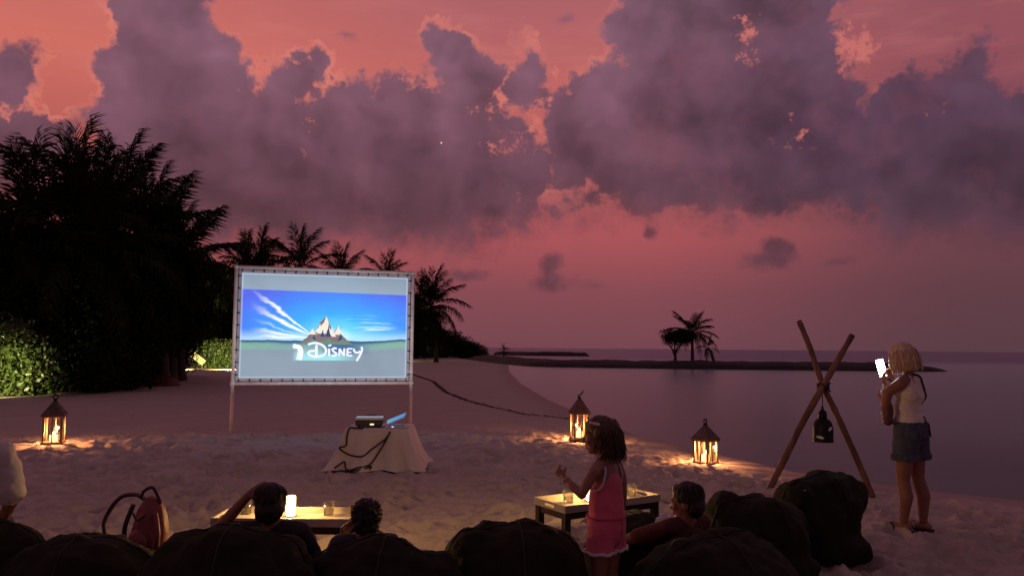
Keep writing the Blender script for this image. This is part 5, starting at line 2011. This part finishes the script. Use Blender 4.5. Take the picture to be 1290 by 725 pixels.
    for s in (-1, 1):
        fw = .05 if s < 0 else -.05
        mb = MB()
        pts = []
        out = [(-.035, -.075), (.035, -.075), (.042, 0), (.046, .09), (.052, .15), (.036, .20), (-.004, .212), (-.034, .19), (-.042, .12), (-.034, 0)]
        n = len(out)
        vs = [(s * .094 + x * s, fw + y, z) for z in (-.004, .020) for x, y in out]
        mb.add(vs, [tuple(range(n - 1, -1, -1)), tuple(range(n, 2 * n))] + [(i, (i + 1) % n, n + (i + 1) % n, n + i) for i in range(n)])
        sd = mb.build('sandal', sole, t)
        MB().tube(smooth_path_3([(s * .055, fw + .06, .02), (s * .075, fw + .085, .070), (s * .100, fw + .165, .045)]), .007, 6).build('strap', mat('pale_sandal_strap', (.35, .28, .24), .6), sd, True)
        MB().tube(smooth_path_3([(s * .138, fw + .06, .02), (s * .122, fw + .085, .068), (s * .100, fw + .165, .045)]), .007, 6).build('strap', M['black'], sd, True)
    # phone, held: a thing of its own
    W = t.matrix_basis.copy()
    pw = W @ Vector((.095, .265, 1.385))
    ph = thing('phone', 'glowing white phone held up in the woman\'s hands', 'phone', pw, rad(44 - 6))
    MB().box((0, .0045, 0), (.086, .008, .165)).build('case', M['devdark'], ph, False, .003)
    MB().box((0, -.0005, 0), (.080, .0012, .155)).build('screen', M['phone'], ph)
    ph.rotation_euler = (rad(-10), rad(-9), rad(14))
    # handbag under the arm
    bw = W @ Vector((-.15, .135, 1.01))
    bag = thing('handbag', 'dark red brown handbag hanging below the woman\'s bent elbow', 'bag', bw, rad(70))
    leather = mat('red_brown_leather', (.13, .035, .03), .45, .3, 9, .2, 50)
    blob('bag_body', [('c', (-.055, 0, -.07), .045, (.055, 0, -.07), .045), ('c', (-.04, 0, .07), .030, (.04, 0, .07), .030), ('e', (0, 0, 0), (.09, .05, .11))], leather, bag, .008, 5, (), [(.004, (12, 12, 12))], 2)
    Bi = bag.matrix_basis.inverted()
    bv = BVHTree.FromPolygons([v.co for v in tank_o.data.vertices] , [p.vertices for p in tank_o.data.polygons])
    cen, up = Vector((.045, 0, 1.20)), Vector((-.38, 0, .92)).normalized()
    pts = []
    for k in range(0, 361, 6):
        a = rad(k)
        d = up * math.cos(a) + Vector((0, 1, 0)) * math.sin(a)
        best = bv.ray_cast(cen + d * .5, -d)
        if best[0] is not None: pts.append(Bi @ (W @ (best[0] + d * .006)))
    MB().tube(pts, .012, 6, False).build('shoulder_strap', M['black'], bag, True)


build_woman()


# ---- people resting in the beanbags
def seated(label, hx, hy, Y, rz, s, skin, shirt, hairm, yaw, pose, hair_kind, seed, back=.0, lower=0.0):
    """figure reclining in a beanbag, pelvis at the thing's origin; head centre lands on the given pixel"""
    hc = at(hx, hy, Y)
    R = Matrix.Rotation(rz, 3, 'Z')
    HL = Vector((0, -.20, .60 - lower)) * s
    org = hc - R @ HL
    t = thing('person', label, 'person', org, rz)
    hp, P = head(HL, 1.0 * s, yaw, rad(-8))
    pr = list(hp)
    V = lambda x, y, z: Vector((x, y, z)) * s
    hd = HL / s
    sh_z = hd.z - .15
    nk = V(0, hd.y - .015, hd.z - .10)
    pr += [('c', HL + V(0, -.01, -.05), .050 * s, V(0, hd.y - .0, sh_z + .02), .055 * s)]
    ch = V(0, -.17, sh_z - .07)
    pr += [('e', ch, (.150 * s, .095 * s, .12 * s)), ('e', V(0, -.07, .17), (.14 * s, .11 * s, .16 * s)), ('e', V(0, .02, .06), (.16 * s, .13 * s, .11 * s))]
    SL, SR = V(-.165, -.19, sh_z), V(.165, -.19, sh_z)
    for S_ in (SL, SR):
        pr.append(('c', V(0, -.19, sh_z + .02), .058 * s, S_, .050 * s))
    for q in (-1, 1):
        pr += chain([V(q * .09, .05, .06), V(q * .12, .28, .16), V(q * .13, .46, .24), V(q * .12, .62, .02), V(q * .11, .78, -.11)], [.085 * s, .07 * s, .052 * s, .054 * s, .034 * s])
        pr += chain([V(q * .11, .78, -.12), V(q * .13, .86, -.04), V(q * .135, .90, .02)], [.034 * s, .032 * s, .02 * s])
    arm_sh = []
    for S_, (el, wr, hd_dir, hd_n, curl), q in ((SL, pose[0], -1), (SR, pose[1], 1)):
        E_, W_ = V(*el), V(*wr)
        pr += chain([S_, S_.lerp(E_, .5), E_], [.047 * s, .042 * s, .036 * s]) + chain([E_, E_.lerp(W_, .45), W_], [.036 * s, .034 * s, .024 * s])
        pr += hand(W_, hd_dir, hd_n, .17 * s, -q, curl)
        arm_sh.append((S_, S_.lerp(E_, .62)))
    blob('body', pr, skin, t, .0075 * max(s, .8), 4)
    eyes(P, s, t)
    tk = [('e', ch, (.163 * s, .108 * s, .13 * s)), ('e', V(0, -.07, .17), (.153 * s, .122 * s, .17 * s)), ('e', V(0, .0, .07), (.172 * s, .142 * s, .10 * s))]
    for (a, b) in arm_sh:
        tk += [('c', V(0, -.19, sh_z + .01), .066 * s, a, .062 * s), ('c', a, .060 * s, b, .056 * s)]
    blob('shirt', tk, shirt, t, .010, 5, [((0, 0, .0), (0, 0, -1)), (V(0, hd.y, sh_z + .065), (0, .25, 1))], [(.006, (9, 9, 9))], seed)
    sp = []
    for q in (-1, 1):
        sp += chain([V(q * .08, .03, .06), V(q * .115, .26, .155), V(q * .12, .34, .19)], [.100 * s, .088 * s, .084 * s])
    blob('shorts', sp + [('e', V(0, .0, .04), (.18 * s, .14 * s, .10 * s))], M['sh_dark'], t, .012, 4, (), [(.004, (9, 9, 9))], seed + 1)
    e = (0, 0, math.degrees(yaw))
    r3 = lambda a, b, c: (a * s, b * s, c * s)
    if hair_kind == 'short':
        hb = [('e', P(0, -.024, .040), r3(.088, .100, .090), e), ('e', P(0, -.056, -.025), r3(.082, .064, .078), e), ('e', P(0, .030, .090), r3(.055, .045, .024), e)]
        blob('hair', hb, hairm, t, .006, 3, (), [(.005 * s, (40, 40, 24))], seed)
        strands('hair_tuft', P, s, 90, hairm, t, .0, .130, (.084, .096), seed, .006, .003, True, -.02)
    else:
        hb = [('e', P(0, -.020, .034), r3(.094, .104, .094), e), ('e', P(0, -.05, -.03), r3(.084, .066, .075), e)]
        blob('hair', hb, hairm, t, .006, 3, (), [(.012 * s, (34, 34, 34)), (.006 * s, (80, 80, 80))], seed)
        g = random.Random(seed)
        mb = MB()
        for k in range(150):
            a, z = g.uniform(0, 6.28), g.uniform(-.5, 1)
            if math.sin(a) > .5 and z < .3: continue
            rr = math.sqrt(max(0, 1 - z * z))
            c = Vector((rr * math.cos(a) * .098, -.022 + rr * math.sin(a) * .108, .034 + z * .098))
            R_ = g.uniform(.006, .014)
            a0 = g.uniform(0, 6)
            ax1 = Vector((g.gauss(0, 1), g.gauss(0, 1), g.gauss(0, 1))).normalized(); ax2 = ax1.orthogonal().normalized()
            mb.tube([P(*(c + (ax1 * math.cos(a0 + .9 * i) + ax2 * math.sin(a0 + .9 * i)) * R_)) for i in range(7)], .0028 * s, 4, False)
        mb.build('hair_curl', hairm, t, True)
    return t, P


M['sh_dark'] = mat('dark_shorts', (.03, .03, .04), .85)
HB = mat('black_brown_hair', (0.022, 0.012, 0.009), 0.5, 0.4, 40, 0.5, 160)
dark_shirt = mat('charcoal_shirt', (.035, .03, .032), .85, .2, 10, .3, 40)
grey_shirt = mat('dark_grey_shirt', (.07, .06, .06), .85, .2, 10, .3, 40)
white_shirt = mat('white_tshirt', (.68, .62, .58), .85, .15, 7, .35, 30, sheen=.2)
red_shirt = mat('dull_red_top', (.10, .022, .022), .85, .2, 10, .3, 40)

# raised arm behind the head: left elbow out to the side, hand at the head
seated('dark haired person seen from behind with left hand raised to the head', 341, 636, 4.22, rad(6), .92, SKIN, dark_shirt, HB, 0.0,
       (((-.30, -.17, .46), (-.125, -.20, .66), (.8, -.2, .45), (-.3, -.8, .3), .9), ((.27, -.02, .20), (.20, .22, .20), (-.2, 1, 0), (0, 0, 1), .6)), 'short', 11)
t, P = seated('curly haired child seen from behind looking down in the low beanbag', 461, 654, 4.62, rad(8), .90, SKIN2, grey_shirt, HB, rad(8),
       (((-.25, .0, .26), (-.18, .20, .40), (.5, .4, .7), (-.5, .6, .1), .9), ((.26, .0, .24), (.12, .22, .34), (-.5, .4, .6), (.5, .6, .1), .9)), 'curly', 12)
seated('short haired person in dull red top turned left with lamplit face', 864, 632, 4.85, rad(34), .95, SKIN, red_shirt, HB, rad(30),
       (((-.32, .06, .30), (-.33, .30, .36), (-.1, 1, .25), (-.4, 0, 1), .5), ((.20, .10, .22), (-.02, .30, .30), (-.7, .6, .2), (.2, .3, 1), .7)), 'short', 13, 0, .04)
# pale bundled towel in that person's lap
p = at(832, 664, 5.05)
tw = thing('towel', 'pale crumpled towel on the lap of the person with lamplit face', 'towel', p, rad(20))
blob('towel_cloth', [('e', (0, 0, 0), (.075, .06, .055)), ('e', (.055, .01, .035), (.05, .05, .05)), ('e', (-.07, 0, -.03), (.07, .05, .035))], M['cloth'], tw, .008, 4, (), [(.014, (13, 13, 16)), (.006, (30, 30, 30))], 5)

# person in a white T-shirt mostly outside the left edge
def build_left_person():
    sh = at(-2, 565, 4.45)
    t = thing('person', 'person in white T-shirt at left edge with only sleeve and arm in view', 'person', (sh.x - .17, 4.45, 0), rad(28))
    z = sh.z
    hp, P = head((0, .03, z + .24), 1.0, rad(-20), rad(-6))
    pr = list(hp)
    pr += chain([(0, .01, z + .17), (0, 0, z + .06), (0, 0, z)], [.052, .05, .06])
    pr += [('e', (0, 0, z - .12), (.155, .10, .15)), ('e', (0, .01, z - .32), (.135, .105, .16)), ('e', (0, .02, z - .52), (.165, .14, .12))]
    for q in (-1, 1):
        pr += chain([(0, 0, z), (q * .17, 0, z - .03)], [.058, .052])
        pr += chain([(q * .09, .04, z - .54), (q * .13, .30, z - .50), (q * .14, .44, z - .50), (q * .14, .46, z - .72), (q * .14, .46, .10)], [.09, .076, .056, .055, .035])
        pr += chain([(q * .14, .43, .05), (q * .15, .56, .03)], [.035, .022])
    e1, w1 = (.215, .03, z - .32), (.165, .20, z - .47)
    pr += chain([(.17, 0, z - .03), (.20, .01, z - .18), e1], [.052, .046, .040]) + chain([e1, w1], [.038, .026]) + hand(w1, (-.3, .9, -.2), (.2, .2, 1), .17, -1, .5)
    e2, w2 = (-.24, .03, z - .30), (-.17, .22, z - .45)
    pr += chain([(-.17, 0, z - .03), (-.21, .01, z - .16), e2], [.052, .046, .040]) + chain([e2, w2], [.038, .026]) + hand(w2, (.3, .9, -.2), (-.2, .2, 1), .17, 1, .5)
    blob('body', pr, SKIN, t, .008, 4)
    eyes(P, 1.0, t)
    tk = [('e', (0, 0, z - .12), (.172, .118, .16)), ('e', (0, .01, z - .32), (.155, .125, .17)), ('e', (0, .02, z - .48), (.18, .152, .10))]
    for q in (-1, 1):
        tk += [('c', (0, 0, z), .068, (q * .17, 0, z - .025), .066), ('c', (q * .17, 0, z - .03), .070, (q * .208, .012, z - .25), .080)]
    blob('tshirt', tk, white_shirt, t, .010, 5, [((0, 0, z + .062), (0, .2, 1)), ((0, 0, z - .56), (0, 0, -1))], [(.009, (8, 8, 7)), (.004, (20, 20, 16))], 5)
    blob('shorts', [('e', (0, .02, z - .54), (.18, .155, .10))] + sum([chain([(q * .09, .04, z - .54), (q * .13, .30, z - .50)], [.105, .092]) for q in (-1, 1)], []), M['sh_dark'], t, .012, 4)
    blob('hair', [('e', P(0, -.022, .038), (.086, .098, .09)), ('e', P(0, -.055, -.03), (.08, .06, .085))], HB, t, .008, 4, (), [(.006, (30, 30, 12))], 3)


build_left_person()
